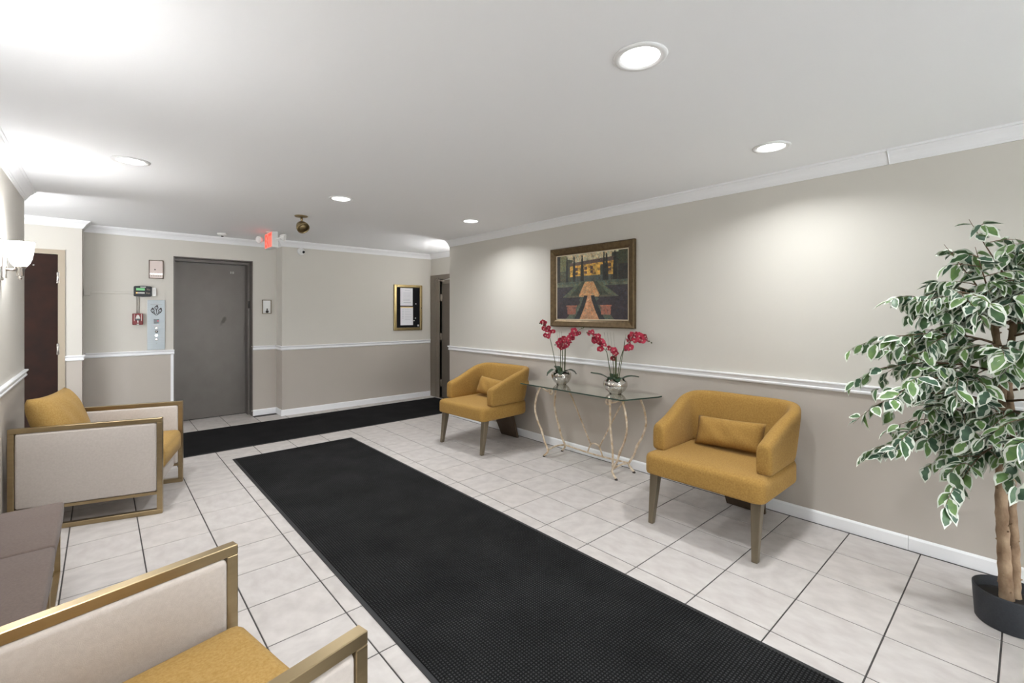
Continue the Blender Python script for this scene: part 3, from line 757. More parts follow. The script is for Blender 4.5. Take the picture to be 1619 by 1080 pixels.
for sx in (-1, 1):
    for sy in (1, -1):
        X = 0.128
        pts = [(sx * X * 0.95, sy * 0.475, 0.700), (sx * (X + 0.002), sy * 0.500, 0.668), (sx * (X + 0.012), sy * 0.532, 0.58), (sx * (X + 0.016), sy * 0.548, 0.46), (sx * (X + 0.010), sy * 0.515, 0.34), (sx * X, sy * 0.468, 0.25), (sx * (X - 0.002), sy * 0.435, 0.16), (sx * (X - 0.002), sy * 0.385, 0.075), (sx * (X + 0.003), sy * 0.405, 0.035), (sx * (X + 0.006), sy * 0.432, 0.012)]
        sp = smoothpath(pts, 5)
        b = MB(); b.tube(sp, [0.0100 + 0.003 * math.exp(-((p.z - 0.25) / 0.02) ** 2) for p in sp], 8)
        b.lathe([(0.017, 0.693), (0.019, 0.700), (0.013, 0.7035)], 12, (pts[0][0], pts[0][1], 0))
        lg = b.build('leg', 'iron_cream', tb)
        MB().lathe([(0.0, 0.0005), (0.014, 0.0005), (0.013, 0.010), (0.006, 0.016), (0.0, 0.016)], 12, (pts[-1][0], pts[-1][1], 0)).build('foot', 'iron_dark', lg)
        # curled scroll below the glass
        sc = []
        for k in range(26):
            a = k / 25 * 2.6 * PI; r = 0.034 - 0.024 * k / 25
            sc.append((sx * X, sy * (0.345 + r * math.cos(a)), 0.655 + r * math.sin(a)))
        sc = [(sx * X, sy * 0.47, 0.690), (sx * X, sy * 0.425, 0.668)] + sc
        MB().tube(sc, 0.007, 8).build('scroll', 'iron_cream', tb)
for sy in (1, -1):
    MB().tube(smoothpath([(-0.126, sy * 0.385, 0.078), (0, sy * 0.385, 0.092), (0.126, sy * 0.385, 0.078)], 4), 0.0085).build('end_stretcher', 'iron_cream', tb)
    MB().tube([(-0.125, sy * 0.47, 0.688), (0.125, sy * 0.47, 0.688)], 0.007).build('top_rail', 'iron_cream', tb)
    MB().tube(smoothpath([(0.128, sy * 0.335, 0.625), (0.128, sy * 0.28, 0.56), (0.128, sy * 0.055, 0.157)], 5), 0.0075).build('brace', 'iron_cream', tb)
MB().tube(smoothpath([(0.126, 0.385, 0.078), (0.126, 0, 0.066), (0.126, -0.385, 0.078)], 5), 0.0085).build('long_stretcher', 'iron_cream', tb)
arch = [(0.127, 0.09, 0.07), (0.127, 0.07, 0.12)] + [(0.127, 0.055 * math.cos(a), 0.145 + 0.028 * math.sin(a)) for a in (0.1, PI * 0.25, PI * 0.5, PI * 0.75, PI - 0.1)] + [(0.127, -0.07, 0.12), (0.127, -0.09, 0.07)]
MB().tube(smoothpath(arch, 3), 0.007).build('arch', 'iron_cream', tb)
MB().tube(smoothpath([(-0.128, -0.362, 0.70), (-0.133, -0.372, 0.45), (-0.130, -0.392, 0.25), (-0.127, -0.392, 0.09)], 5), 0.0095).build('strut', 'iron_cream', tb)

# ------------------------------------------------------------------ orchids in hammered silver bowls
def petal_pts(l, w, cup, n=5):
    """flat petal along +X, fan strip"""
    vs = [(0, 0, 0)]
    for i in range(1, n + 1):
        t = i / n; ww = w * math.sin(PI * min(1, 0.12 + t * 0.86)) ** 0.8
        if i == n: vs.append((l, 0, cup * 1.0)); continue
        vs += [(l * t, -ww / 2, cup * t * t - 0.003), (l * t, 0, cup * t * t + 0.002), (l * t, ww / 2, cup * t * t - 0.003)]
    fs = [(0, 1, 2), (0, 2, 3)]
    for i in range(n - 2):
        a = 1 + 3 * i; fs += [(a, a + 3, a + 4, a + 1), (a + 1, a + 4, a + 5, a + 2)]
    a = 1 + 3 * (n - 2); e = len(vs) - 1; fs += [(a, e, a + 1), (a + 1, e, a + 2)]
    return vs, fs
def flower_mesh(seed, m):
    rg = random.Random(seed); b = MB()
    specs = [(90, 0.036, 0.034), (18, 0.038, 0.046), (162, 0.038, 0.046), (228, 0.034, 0.026), (312, 0.034, 0.026)]
    for a, l, w in specs:
        vs, fs = petal_pts(l * rg.uniform(0.9, 1.1), w * rg.uniform(0.9, 1.1), rg.uniform(-0.006, 0.010))
        M = Matrix.Rotation(R(a + rg.uniform(-10, 10)), 4, 'Z') @ Matrix.Rotation(R(rg.uniform(-34, 10)), 4, 'Y')
        b.add([M @ Vector(v) for v in vs], fs, 0, True)
    b.lathe([(0.0, 0.014), (0.006, 0.012), (0.008, 0.004), (0.004, 0.0)], 8, (0, 0, 0.001), 1)
    vs, fs = petal_pts(0.016, 0.014, 0.010); M = Matrix.Rotation(R(270), 4, 'Z') @ Matrix.Rotation(R(-35), 4, 'Y')
    b.add([M @ Vector(v) for v in vs], fs, 1, True)
    return b.mesh('flower', [m, 'lip'], fix=False)
FM = [flower_mesh(k, 'petal' if k % 2 else 'petal_b') for k in range(5)]
def blade(pts, w, m='leaf_dark'):
    sp = smoothpath(pts, 4); n = len(sp); b = MB(); vs = []
    for i, p in enumerate(sp):
        t = i / (n - 1); d = (sp[min(i + 1, n - 1)] - sp[max(i - 1, 0)]).normalized()
        sd = d.cross(Vector((0, 0, 1)));
        if sd.length < 1e-3: sd = Vector((0, 1, 0))
        sd.normalize(); ww = w * (math.sin(PI * min(0.98, 0.18 + 0.80 * t))) ** 0.7
        up = sd.cross(d)
        vs += [p - sd * ww / 2 + up * 0.006, p - up * 0.003, p + sd * ww / 2 + up * 0.006]
    fs = []
    for i in range(n - 1):
        a = 3 * i; fs += [(a, a + 3, a + 4, a + 1), (a + 1, a + 4, a + 5, a + 2)]
    b.add(vs, fs, 0, True)
    return b
def orchid(x, y, label, seed, stems, leaves, spikes, wide):
    t = thing('potted_orchid', label, 'potted plant', (x, y, TZ + 0.0004), group='orchids in silver bowls')
    if wide: prof = [(0.0, 0.0), (0.052, 0.0), (0.058, 0.006), (0.085, 0.030), (0.104, 0.062), (0.108, 0.085), (0.102, 0.110), (0.084, 0.130), (0.070, 0.137), (0.066, 0.135), (0.078, 0.124), (0.09, 0.10), (0.0, 0.095)]
    else: prof = [(0.0, 0.0), (0.048, 0.0), (0.053, 0.005), (0.076, 0.026), (0.094, 0.056), (0.101, 0.085), (0.100, 0.108), (0.093, 0.122), (0.089, 0.121), (0.094, 0.10), (0.09, 0.085), (0.0, 0.085)]
    MB().lathe(prof, 48).build('pot', 'silver_pot', t)
    zt = 0.112
    MB().lathe([(0.0, zt + 0.012), (0.03, zt + 0.011), (0.066, zt), (0.066, zt - 0.01), (0, zt - 0.01)], 20).build('moss', 'soil', t)
    rg = random.Random(seed)
    for pts in leaves: blade(pts, 0.075).build('leaf', 'leaf_dark', t)
    for pts, r in spikes:
        MB().tube(smoothpath(pts, 4), [r] * (4 * (len(pts) - 1)) + [0.001], 6).build('stem', 'stem_green', t)
    vd = Vector((-0.72, -0.69, 0.05)).normalized()
    for pts, nfl in stems:
        sp = smoothpath(pts, 6)
        MB().tube(sp, [0.0042 - 0.0022 * i / (len(sp) - 1) for i in range(len(sp))], 6).build('stem', 'stem_green', t)
        L = len(sp)
        for k in range(nfl):
            q = 0.50 + 0.48 * k / max(1, nfl - 1)
            p = sp[min(L - 1, int(q * (L - 1)))] + Vector((rg.uniform(-0.032, 0.032), rg.uniform(-0.032, 0.032), rg.uniform(-0.042, 0.042)))
            dirv = (vd + Vector((rg.uniform(-1.1, 1.1), rg.uniform(-1.1, 1.1), rg.uniform(-0.5, 0.9)))).normalized()
            o = link('flower', FM[rg.randrange(5)], t, p)
            o.rotation_euler = (dirv.to_track_quat('Z', 'Y').to_matrix().to_4x4() @ Matrix.Rotation(R(rg.uniform(-40, 40)), 4, 'Z')).to_euler()
            s = rg.uniform(0.78, 1.02) * (1.0 if k < nfl - 1 else 0.8); o.scale = (s, s, s)
        e = sp[-1]; d = (sp[-1] - sp[-3]).normalized()
        for k in (1, 2):
            q = e + d * 0.022 * k + Vector((0, 0, -0.006 * k))
            MB().tube([e, q], 0.0012, 5).lathe([(0.0, -0.008), (0.006, -0.004), (0.0065, 0.002), (0.0, 0.008)], 8, tuple(q)).build('bud', 'stem_green', t)
    return t
# screen-right in the photo is roughly (+0.75, -0.66): sprays spread along that line and towards the viewer
orchid(3.465, 3.142, 'left red orchid in a silver bowl at the far end of the console table', 21,
       [([(-0.03, 0.03, 0.10), (-0.055, 0.055, 0.30), (-0.085, 0.08, 0.47), (-0.12, 0.09, 0.565), (-0.15, 0.11, 0.60)], 11),
        ([(-0.01, 0.0, 0.10), (-0.015, 0.0, 0.30), (-0.01, -0.015, 0.40), (0.01, -0.055, 0.44), (0.03, -0.13, 0.50), (0.055, -0.20, 0.56)], 17),
        ([(0.02, -0.02, 0.10), (0.03, -0.02, 0.30), (0.015, -0.03, 0.385), (-0.01, -0.03, 0.40), (-0.03, 0.0, 0.405)], 11)],
       [[(-0.02, 0.02, 0.115), (-0.08, 0.03, 0.150), (-0.13, 0.05, 0.12), (-0.145, 0.06, 0.09)], [(0.0, -0.02, 0.115), (0.02, -0.08, 0.150), (0.045, -0.125, 0.135), (0.06, -0.145, 0.11)], [(0.01, 0.02, 0.115), (0.03, 0.08, 0.16), (0.04, 0.14, 0.165)], [(-0.02, -0.02, 0.115), (-0.07, -0.06, 0.14), (-0.11, -0.08, 0.11)]],
       [([(0.0, 0.01, 0.10), (-0.005, 0.01, 0.42)], 0.004), ([(0.012, 0.0, 0.10), (0.02, 0.0, 0.40)], 0.004), ([(0.02, -0.03, 0.10), (0.03, -0.035, 0.50)], 0.003)]
       + [([(0.01 * k, 0.03 - 0.02 * k, 0.2), (0.01 * k, 0.06 - 0.02 * k, 0.53)], 0.0008) for k in range(3)], False)
orchid(3.433, 2.464, 'right red orchid in a silver bowl nearer the middle of the glass table', 33,
       [([(-0.02, 0.02, 0.10), (-0.04, 0.045, 0.28), (-0.05, 0.06, 0.37), (-0.075, 0.085, 0.41), (-0.10, 0.11, 0.45), (-0.13, 0.13, 0.50), (-0.16, 0.15, 0.53)], 16),
        ([(0.01, -0.01, 0.10), (0.025, -0.03, 0.28), (0.035, -0.05, 0.37), (0.05, -0.08, 0.43), (0.07, -0.13, 0.48), (0.09, -0.19, 0.50), (0.12, -0.24, 0.485)], 22),
        ([(0.0, 0.0, 0.10), (0.0, 0.0, 0.28), (-0.01, 0.01, 0.36), (-0.03, 0.03, 0.385)], 8)],
       [[(-0.03, 0.02, 0.12), (-0.09, 0.08, 0.165), (-0.13, 0.13, 0.175), (-0.15, 0.16, 0.182)], [(0.02, -0.03, 0.12), (0.06, -0.08, 0.15), (0.10, -0.12, 0.155), (0.14, -0.15, 0.148)], [(-0.02, 0.0, 0.12), (-0.06, -0.01, 0.15), (-0.085, -0.02, 0.12)], [(0.02, 0.03, 0.12), (0.06, 0.06, 0.16), (0.10, 0.08, 0.15)], [(-0.03, -0.03, 0.12), (-0.06, -0.06, 0.145), (-0.075, -0.08, 0.115)]],
       [([(0.008, 0.0, 0.10), (0.01, -0.005, 0.40)], 0.0045), ([(-0.005, 0.01, 0.10), (-0.015, 0.02, 0.38)], 0.004), ([(0.015, -0.02, 0.10), (0.06, -0.07, 0.53)], 0.0035)]
       + [([(-0.02 + 0.008 * k, 0.05 - 0.02 * k, 0.2), (-0.045 + 0.012 * k, 0.09 - 0.025 * k, 0.545)], 0.0008) for k in range(4)], True)

# ------------------------------------------------------------------ framed painting
PY0, PY1, PZ0, PZ1 = 2.397, 3.452, 1.289, 2.115
pt = thing('framed_painting', 'bronze framed painting of a yellow villa and garden path above the console table', 'painting', (XR - 0.001, 2.92, PZ0))
fwid = 0.075
# four mitred mouldings; profile (inset from outer edge, distance off the wall)
mp = [(0.0, 0.0), (0.0, 0.030), (0.012, 0.040), (0.055, 0.028), (0.070, 0.018), (0.075, 0.010), (0.075, 0.0)]
def moulding(a, bq, inward):
    """a,bq: outer corners (y,z); inward: unit inset direction"""
    b = MB(); vs = []
    d = Vector((bq[0] - a[0], bq[1] - a[1])).normalized()
    for end, s in ((a, 1), (bq, -1)):
        for ins, off in mp:
            vs.append((XR - 0.001 - off, end[0] + inward[0] * ins + d.x * ins * s, end[1] + inward[1] * ins + d.y * ins * s))
    k = len(mp)
    fs = [(i, (i + 1) % k, k + (i + 1) % k, k + i) for i in range(k)] + [tuple(range(k))[::-1], tuple(range(k, 2 * k))]
    b.add(vs, fs); return b
for a, c, inn in (((PY0, PZ0), (PY1, PZ0), (0, 1)), ((PY1, PZ0), (PY1, PZ1), (-1, 0)), ((PY1, PZ1), (PY0, PZ1), (0, -1)), ((PY0, PZ1), (PY0, PZ0), (1, 0))):
    part(moulding(a, c, inn), 'frame_side', 'frame_bronze', pt)
b = MB(); a0, a1, c0, c1 = PY0 + 0.072, PY1 - 0.072, PZ0 + 0.072, PZ1 - 0.072; lw = 0.010
for (y0, y1, z0, z1) in ((a0, a1, c0, c0 + lw), (a0, a1, c1 - lw, c1), (a0, a0 + lw, c0 + lw, c1 - lw), (a1 - lw, a1, c0 + lw, c1 - lw)): b.box(XR - 0.0125, XR - 0.002, y0, y1, z0, z1)
part(b, 'frame_liner', 'frame_liner', pt)
# canvas: a fine grid carrying the print's colours. u: 0 left .. 1 right as seen, v: 0 top .. 1 bottom
def lerp(a, b, t): return tuple(p + (q - p) * t for p, q in zip(a, b))
def srgb(*c): return tuple(((x / 255) / 12.92 if x / 255 < 0.04045 else ((x / 255 + 0.055) / 1.055) ** 2.4) for x in c)
rgp = random.Random(5)
blot = [(rgp.random(), rgp.random(), rgp.uniform(0.006, 0.035), rgp.random()) for _ in range(1600)]
cells = {}
for q in blot:
    for ci in range(int((q[0] - q[2]) * 40), int((q[0] + q[2]) * 40) + 1):
        for cj in range(int((q[1] - q[2]) * 40), int((q[1] + q[2]) * 40) + 1): cells.setdefault((ci, cj), []).append(q)
def blotch(u, v):
    s = 0.0
    for bx, by, br, bv in cells.get((int(u * 40), int(v * 40)), ()):
        d2 = ((u - bx) ** 2 + (v - by) ** 2) / (br * br)
        if d2 < 1: s += (bv - 0.5) * (1 - d2)
    return s
def paint(u, v):
    n = blotch(u, v)
    c = srgb(58, 58, 52)
    if v < 0.42:                                    # sky and dark woods
        c = srgb(196, 184, 150) if v < 0.14 + 0.05 * u else srgb(70, 72, 66)
        if u < 0.20 + 0.05 * math.sin(v * 20) and v > 0.03 + 0.25 * max(0, u - 0.05): c = srgb(78, 80, 62)
        if u < 0.15 and v < 0.25: c = srgb(112, 112, 78)
        if u < 0.05: c = srgb(40, 36, 34)
        if u > 0.80 - 0.1 * v and v > 0.02: c = srgb(62, 64, 54)
        if u > 0.88: c = srgb(66, 70, 52) if v < 0.2 else srgb(46, 44, 42)
        # villa
        vt = 0.175 - 0.055 * (u - 0.2); roof = vt - 0.045 - 0.02 * u
        if 0.20 < u < 0.82:
            if roof < v < vt: c = srgb(96, 80, 72)
            if vt <= v < 0.34:
                c = srgb(214, 168, 78) if n > -0.15 else srgb(178, 136, 70)
                for k, uc in enumerate((0.30, 0.435, 0.52, 0.665, 0.765)):
                    if abs(u - uc) < 0.020 and (vt + 0.035 < v < vt + 0.085 or vt + 0.105 < v < vt + 0.145): c = srgb(92, 72, 60)
        if 0.64 < u < 0.73 and v > 0.20: c = srgb(60, 66, 58)
        if v > 0.335: c = srgb(82, 88, 82) if 0.27 < u < 0.78 else c
        # cypresses
        for uc, w0, top in ((0.155, 0.012, 0.02), (0.265, 0.014, 0.02), (0.385, 0.017, 0.02), (0.69, 0.012, 0.0), (0.725, 0.016, 0.02), (0.835, 0.018, 0.0)):
            if abs(u - uc) < w0 * (0.5 + 1.0 * min(1, (v - top) * 4)) and v > top: c = srgb(44, 44, 40)
    else:
        c = srgb(84, 92, 78) if v < 0.46 else srgb(60, 56, 58)
        if 0.46 < v < 0.50: c = srgb(98, 104, 86)
        if v > 0.52: c = lerp(srgb(62, 58, 62), srgb(48, 40, 46), min(1, (v - 0.52) * 2.2))
        cx = 0.485
        # hedges leading to the far path
        if 0.43 < v < 0.66:
            t = (v - 0.43) / 0.23
            hw = 0.06 + 0.10 * t
            if abs(u - cx) < hw: c = srgb(196, 150, 104)
            elif abs(u - cx) < hw + 0.05 + 0.08 * t: c = srgb(66, 72, 58)
            elif abs(u - cx) < hw + 0.08 + 0.16 * t: c = srgb(92, 98, 78)
        if 0.635 < v < 0.665 and 0.14 < abs(u - cx) < 0.33: c = srgb(94, 94, 78)
        if v >= 0.64:
            t = (v - 0.64) / 0.36
            hw = 0.024 + 0.115 * t ** 1.3
            if abs(u - cx) < hw: c = srgb(190, 142, 106)
            elif abs(u - cx) < hw + 0.05 + 0.03 * t: c = srgb(40, 42, 44)
            elif abs(u - cx) < hw + 0.085 + 0.12 * t and 0.05 < t: c = srgb(84, 92, 78)
        for uc in (0.225, 0.715):
            if abs(u - uc) < 0.075 - 0.10 * (v - 0.79) and 0.79 < v < 0.93: c = srgb(148, 96, 78) if n > -0.1 else srgb(116, 74, 66)
            if abs(u - uc) < 0.08 and 0.785 < v < 0.805: c = srgb(160, 104, 84)
            if abs(u - uc) < 0.13 and 0.66 < v < 0.785 and (u - uc) ** 2 / 0.016 + (v - 0.74) ** 2 / 0.005 < 1: c = srgb(56, 50, 54)
    h1 = blotch((u * 2.3 + 0.17) % 1.0, (v * 2.3 + 0.41) % 1.0); h2 = blotch((u * 3.7 + 0.6) % 1.0, (v * 3.7 + 0.2) % 1.0)
    k = 1 + 0.5 * n + 0.55 * h2
    c = (c[0] * (1 + 0.28 * h1) + 0.004, c[1] * (1 - 0.10 * h1) + 0.004, c[2] * (1 - 0.35 * h1) + 0.004)
    return tuple(max(0.0, min(1.0, x * k)) for x in c)
NU, NV = 260, 204
y_l, y_r, z_t, z_b = a1 - lw, a0 + lw, c1 - lw, c0 + lw
vs = []; cols = []
for j in range(NV + 1):
    for i in range(NU + 1):
        u, v = i / NU, j / NV
        vs.append((XR - 0.0085, y_l + (y_r - y_l) * u, z_t + (z_b - z_t) * v)); cols.append(paint(u, v))
fs = [(j * (NU + 1) + i, (j + 1) * (NU + 1) + i, (j + 1) * (NU + 1) + i + 1, j * (NU + 1) + i + 1) for j in range(NV) for i in range(NU)]
b = MB(); b.add(vs, fs)
b.box(XR - 0.0080, XR - 0.0015, y_r, y_l, z_b, z_t)
cv = part(b, 'canvas', 'canvas_print', pt)
ca = cv.data.color_attributes.new('paint', 'FLOAT_COLOR', 'POINT')
for i in range(len(cv.data.vertices)): ca.data[i].color = (*(cols[i] if i < len(cols) else (0.2, 0.2, 0.2)), 1)

# ------------------------------------------------------------------ ficus
FX, FY = 3.135, 0.057
fi = thing('ficus_tree', 'variegated artificial ficus tree in black pot at the right edge', 'potted tree', (FX, FY, 0))
MB().lathe([(0.0, 0.0005), (0.116, 0.0005), (0.120, 0.006), (0.129, 0.150), (0.129, 0.156), (0.124, 0.156), (0.121, 0.110), (0.0, 0.110)], 48).build('pot', 'pot_black', fi)
MB().lathe([(0.0, 0.122), (0.08, 0.120), (0.119, 0.112), (0.119, 0.10), (0.0, 0.10)], 24).build('soil', 'soil', fi)
rg = random.Random(11)
TR = []
for k, pts in enumerate(([(-0.022, 0.012, 0.10), (-0.034, 0.022, 0.35), (-0.052, 0.03, 0.62), (-0.045, 0.03, 0.90), (-0.05, 0.03, 1.15), (-0.07, 0.05, 1.38), (-0.08, 0.06, 1.55)],
                         [(0.022, -0.010, 0.10), (0.020, -0.005, 0.35), (-0.002, 0.004, 0.62), (0.0, 0.0, 0.90), (-0.02, 0.01, 1.15), (0.0, -0.01, 1.40), (0.02, -0.02, 1.6)])):
    sp = smoothpath(pts, 10); rr = []
    for i, p in enumerate(sp):
        q = i / (len(sp) - 1); rr.append((0.026 - 0.016 * q) * (1 + 0.07 * math.sin(i * 2.1 + k) + rg.uniform(-0.05, 0.05)))
    b = MB(); b.tube(sp, rr, 10)
    for _ in range(34):   # cut-off twig stubs
        i = rg.randrange(2, len(sp) - 12); a = rg.uniform(0, 2 * PI); d = Vector((math.cos(a), math.sin(a), 0.5))
        b.tube([sp[i] + d * rr[i] * 0.6, sp[i] + d * (rr[i] * 0.92 + 0.006)], [0.006, 0.003], 5)
    b.build('trunk', 'bark', fi); TR.append(sp)
def leaf_mesh(seed, m):
    rgl = random.Random(seed); b = MB(); n = 7; Lf, Wf = 0.082, 0.046
    L_, C_, R_, LI, RI = [], [], [], [], []
    for i in range(n + 1):
        t = i / n
        w = Wf * (math.sin(PI * t ** 0.75) ** 0.85) if 0 < t < 1 else 0.0
        if t > 0.75: w *= 0.75
        curl = -0.016 * t * t; fold = 0.22
        jag = rgl.uniform(0.42, 0.86); jag2 = rgl.uniform(0.42, 0.86)
        x = Lf * t
        C_.append((x, 0, curl)); L_.append((x, w / 2, curl + w / 2 * fold)); R_.append((x, -w / 2, curl + w / 2 * fold))
        q = 0.0 if i >= n - 1 else 1
        LI.append((x, w / 2 * jag * q, curl + w / 2 * jag * fold * q)); RI.append((x, -w / 2 * jag2 * q, curl + w / 2 * jag2 * fold * q))
    vs = C_ + LI + L_ + RI + R_; N1 = n + 1
    for i in range(n):
        b.f += []
    fsg = []; fsr = []
    for i in range(n):
        fsg += [(i, i + 1, N1 + i + 1, N1 + i), (i + 1, i, 3 * N1 + i, 3 * N1 + i + 1)]
        fsr += [(N1 + i, N1 + i + 1, 2 * N1 + i + 1, 2 * N1 + i), (3 * N1 + i + 1, 3 * N1 + i, 4 * N1 + i, 4 * N1 + i + 1)]
    b.add(vs, fsg, 0, True); o = 0
    for f in fsr: b.f.append(list(f)); b.m.append(1); b.sm.append(True)
    bm = bmesh.new(); me = b.mesh('leaf', [m, 'ficus_rim'], fix=False); bm.from_mesh(me)
    bmesh.ops.remove_doubles(bm, verts=bm.verts, dist=1e-6); bmesh.ops.dissolve_degenerate(bm, edges=bm.edges, dist=1e-6); bm.to_mesh(me); bm.free()
    return me
LM = [leaf_mesh(k, m) for k, m in enumerate(('ficus_a', 'ficus_a', 'ficus_b', 'ficus_c', 'ficus_b', 'ficus_c', 'ficus_b', 'ficus_a'))]
leaves = []
twigs = MB()
def ok(p):
    w = p + Vector((FX, FY, 0)); return w.x < XR - 0.05
def add_leaf(p, d, s):
    if not ok(p) or not ok(p + d * 0.09 * s): return
    z = (Vector((0, 0, 1)) + Vector((rg.uniform(-0.8, 0.8), rg.uniform(-0.8, 0.8), rg.uniform(-0.2, 0.2)))).normalized()
    x = d.normalized(); y = z.cross(x)
    if y.length < 0.1: y = x.orthogonal()
    y.normalize(); z = x.cross(y)
    M = Matrix((x, y, z)).transposed().to_4x4(); M.translation = p
    leaves.append((M @ Matrix.Scale(s, 4), rg.randrange(8)))
def spray(p0, dirv, length, droop, nleaf, r0):
    """one twig with leaves hanging along it"""
    pts = []; d = dirv.normalized()
    for k in range(7):
        t = k / 6
        q = p0 + d * length * t + Vector((0, 0, -droop * t * t))
        w = q + Vector((FX, FY, 0))
        if w.x > XR - 0.06: q.x -= w.x - (XR - 0.06)
        pts.append(q)
    twigs.tube(pts, [r0 * (1 - 0.8 * k / 6) for k in range(7)], 5)
    for k in range(nleaf):
        t = 0.22 + 0.78 * (k + rg.random() * 0.7) / nleaf; t = min(t, 1.0)
        i = min(5, int(t * 6)); q = pts[i].lerp(pts[i + 1], t * 6 - i)
        tang = (pts[i + 1] - pts[i]).normalized()
        sd = tang.cross(Vector((0, 0, 1))); sd = sd.normalized() if sd.length > 0.05 else Vector((1, 0, 0))
        ld = tang * rg.uniform(0.2, 0.9) + sd * rg.choice((-1, 1)) * rg.uniform(0.3, 1.0) + Vector((0, 0, rg.uniform(-1.35, 0.10)))
        add_leaf(q, ld, rg.uniform(0.75, 1.15))
    return pts
# main branches: (height on trunk, azimuth seen from above, length, rise); azimuth 0 = +X, 90 = +Y
E_ = [(0.92, 100), (0.88, 160), (0.95, 215), (0.90, 265), (0.97, 320), (1.02, 130), (1.05, 190), (1.08, 75), (1.10, 245), (1.14, 300),
      (1.18, 150), (1.22, 110), (1.24, 205), (1.28, 265), (1.30, 60), (1.33, 170), (1.36, 125), (1.40, 230), (1.42, 320), (1.44, 95), (1.48, 150), (1.50, 200), (1.52, 270), (1.54, 120), (1.56, 40), (1.58, 180)]
for k, (zh, az) in enumerate(E_):
    zh += 0.05
    sp = TR[k % 2]; p0 = min(sp, key=lambda q: abs(q.z - zh + 0.12))
    a = R(az + rg.uniform(-10, 10)); low = (1.58 - zh) / 0.7
    ln = 0.19 + 0.27 * math.sin(PI * max(0.0, min(1.0, (zh - 0.80) / 0.85))) + rg.uniform(-0.03, 0.05)
    rise = 0.42 - 0.10 * low + (0.30 if zh > 1.45 else 0)
    d = Vector((math.cos(a), math.sin(a), rise)); d.normalize()
    main = spray(p0, d, ln, 0.07 + 0.16 * low, 9, 0.006)
    for m in range(9):
        q = main[1 + m % 6]
        aa = a + rg.uniform(-1.1, 1.1); dd = Vector((math.cos(aa), math.sin(aa), rg.uniform(-0.25, 0.55)))
        spray(q, dd, rg.uniform(0.14, 0.26), rg.uniform(0.03, 0.11), 8, 0.0028)
for a, l in ((100, 0.34), (160, 0.30), (20, 0.26), (240, 0.28), (130, 0.40)):   # leaders at the top
    aa = R(a); q = TR[0][-6] if a in (100, 160, 135) else TR[1][-5]
    m = spray(q, Vector((0.55 * math.cos(aa), 0.55 * math.sin(aa), 1)), l, 0.0, 7, 0.005)
    for i in (2, 3, 4, 5):
        ab = rg.uniform(0, 2 * PI); spray(m[i], Vector((math.cos(ab), math.sin(ab), 0.4)), 0.15, 0.04, 5, 0.0025)
twigs.build('branches', 'twig', fi)
def pxy(w):
    th = R(41.685); d = w.x * math.sin(th) + w.y * math.cos(th); l = w.x * math.cos(th) - w.y * math.sin(th)
    return 809.5 + 728.6 * l / max(d, 0.1), d
scored = []
for M, k in leaves:
    w = M.translation + Vector((FX, FY, 0)); u, d = pxy(w)
    scored.append((0 if u < 1640 else 1, d, M, k))
scored.sort(key=lambda q: (q[0], q[1]))
far = MB()
for i, (o_, d_, M, k) in enumerate(scored):
    if i < 300:
        o = link('leaf', LM[k], fi); o.matrix_local = M
    else:
        me = LM[k]
        base = len(far.v); far.v += [tuple(M @ v.co) for v in me.vertices]
        slot = {'ficus_a': 0, 'ficus_b': 1, 'ficus_c': 2}[me.materials[0].name]
        for p in me.polygons: far.f.append([base + q for q in p.vertices]); far.m.append(3 if p.material_index else slot); far.sm.append(True)
fo = link('foliage', far.mesh('foliage', ['ficus_a', 'ficus_b', 'ficus_c', 'ficus_rim'], fix=False), fi); fo['kind'] = 'stuff'
print('leaves', len(leaves))

# ------------------------------------------------------------------ notice board
nb = thing('notice_board', 'gold framed black felt notice board on the far wall', 'notice board', (3.825, YF, 1.143))
NX0, NX1, NZ0, NZ1 = 3.565, 4.086, 1.143, 1.900
part(MB().box(NX0 + 0.02, NX1 - 0.02, YF - 0.018, YF - 0.001, NZ0 + 0.02, NZ1 - 0.02), 'felt_panel', 'felt_black', nb)
for (x0, x1, z0, z1) in ((NX0, NX0 + 0.045, NZ0, NZ1), (NX1 - 0.045, NX1, NZ0, NZ1), (NX0 + 0.045, NX1 - 0.045, NZ0, NZ0 + 0.045), (NX0 + 0.045, NX1 - 0.045, NZ1 - 0.045, NZ1)):
    part(MB().box(x0, x1, YF - 0.035, YF - 0.001, z0, z1), 'frame_side', 'board_gold', nb, bevel=(0.006, 2))
part(MB().lathe([(0.008, 0), (0.008, 0.006), (0, 0.007)], 10, (NX1 - 0.02, YF - 0.035, 1.515), M=Matrix.Rotation(R(90), 4, 'X')), 'lock', 'iron_dark', nb)
def sheet(label, x0, x1, z0, z1, rows, tan=False):
    t = thing('notice_sheet', label, 'paper', ((x0 + x1) / 2, YF - 0.019, z0), group='printed sheets on the notice board')
    y = YF - 0.0192
    part(MB().box(x0, x1, y - 0.0012, y, z0, z1), 'paper', 'paper', t)
    if tan: part(MB().box(x0, x1, y - 0.0017, y - 0.0013, z1 - 0.022, z1), 'tape', 'paper_tan', t)
    b = MB()
    for (a, c, zz, hh) in rows: b.box(x0 + (x1 - x0) * a, x0 + (x1 - x0) * c, y - 0.0017, y - 0.0013, z1 - (z1 - z0) * zz - hh, z1 - (z1 - z0) * zz)
    part(b, 'print', 'ink', t)
sheet('upper white printed sheet pinned on the notice board', 3.680, 3.907, 1.553, 1.846, [(0.35, 0.75, 0.13, 0.004)] + [(0.22, rgp.uniform(0.75, 0.9), 0.26 + 0.075 * k, 0.003) for k in range(7)] + [(0.25, 0.85, 0.82, 0.006)])
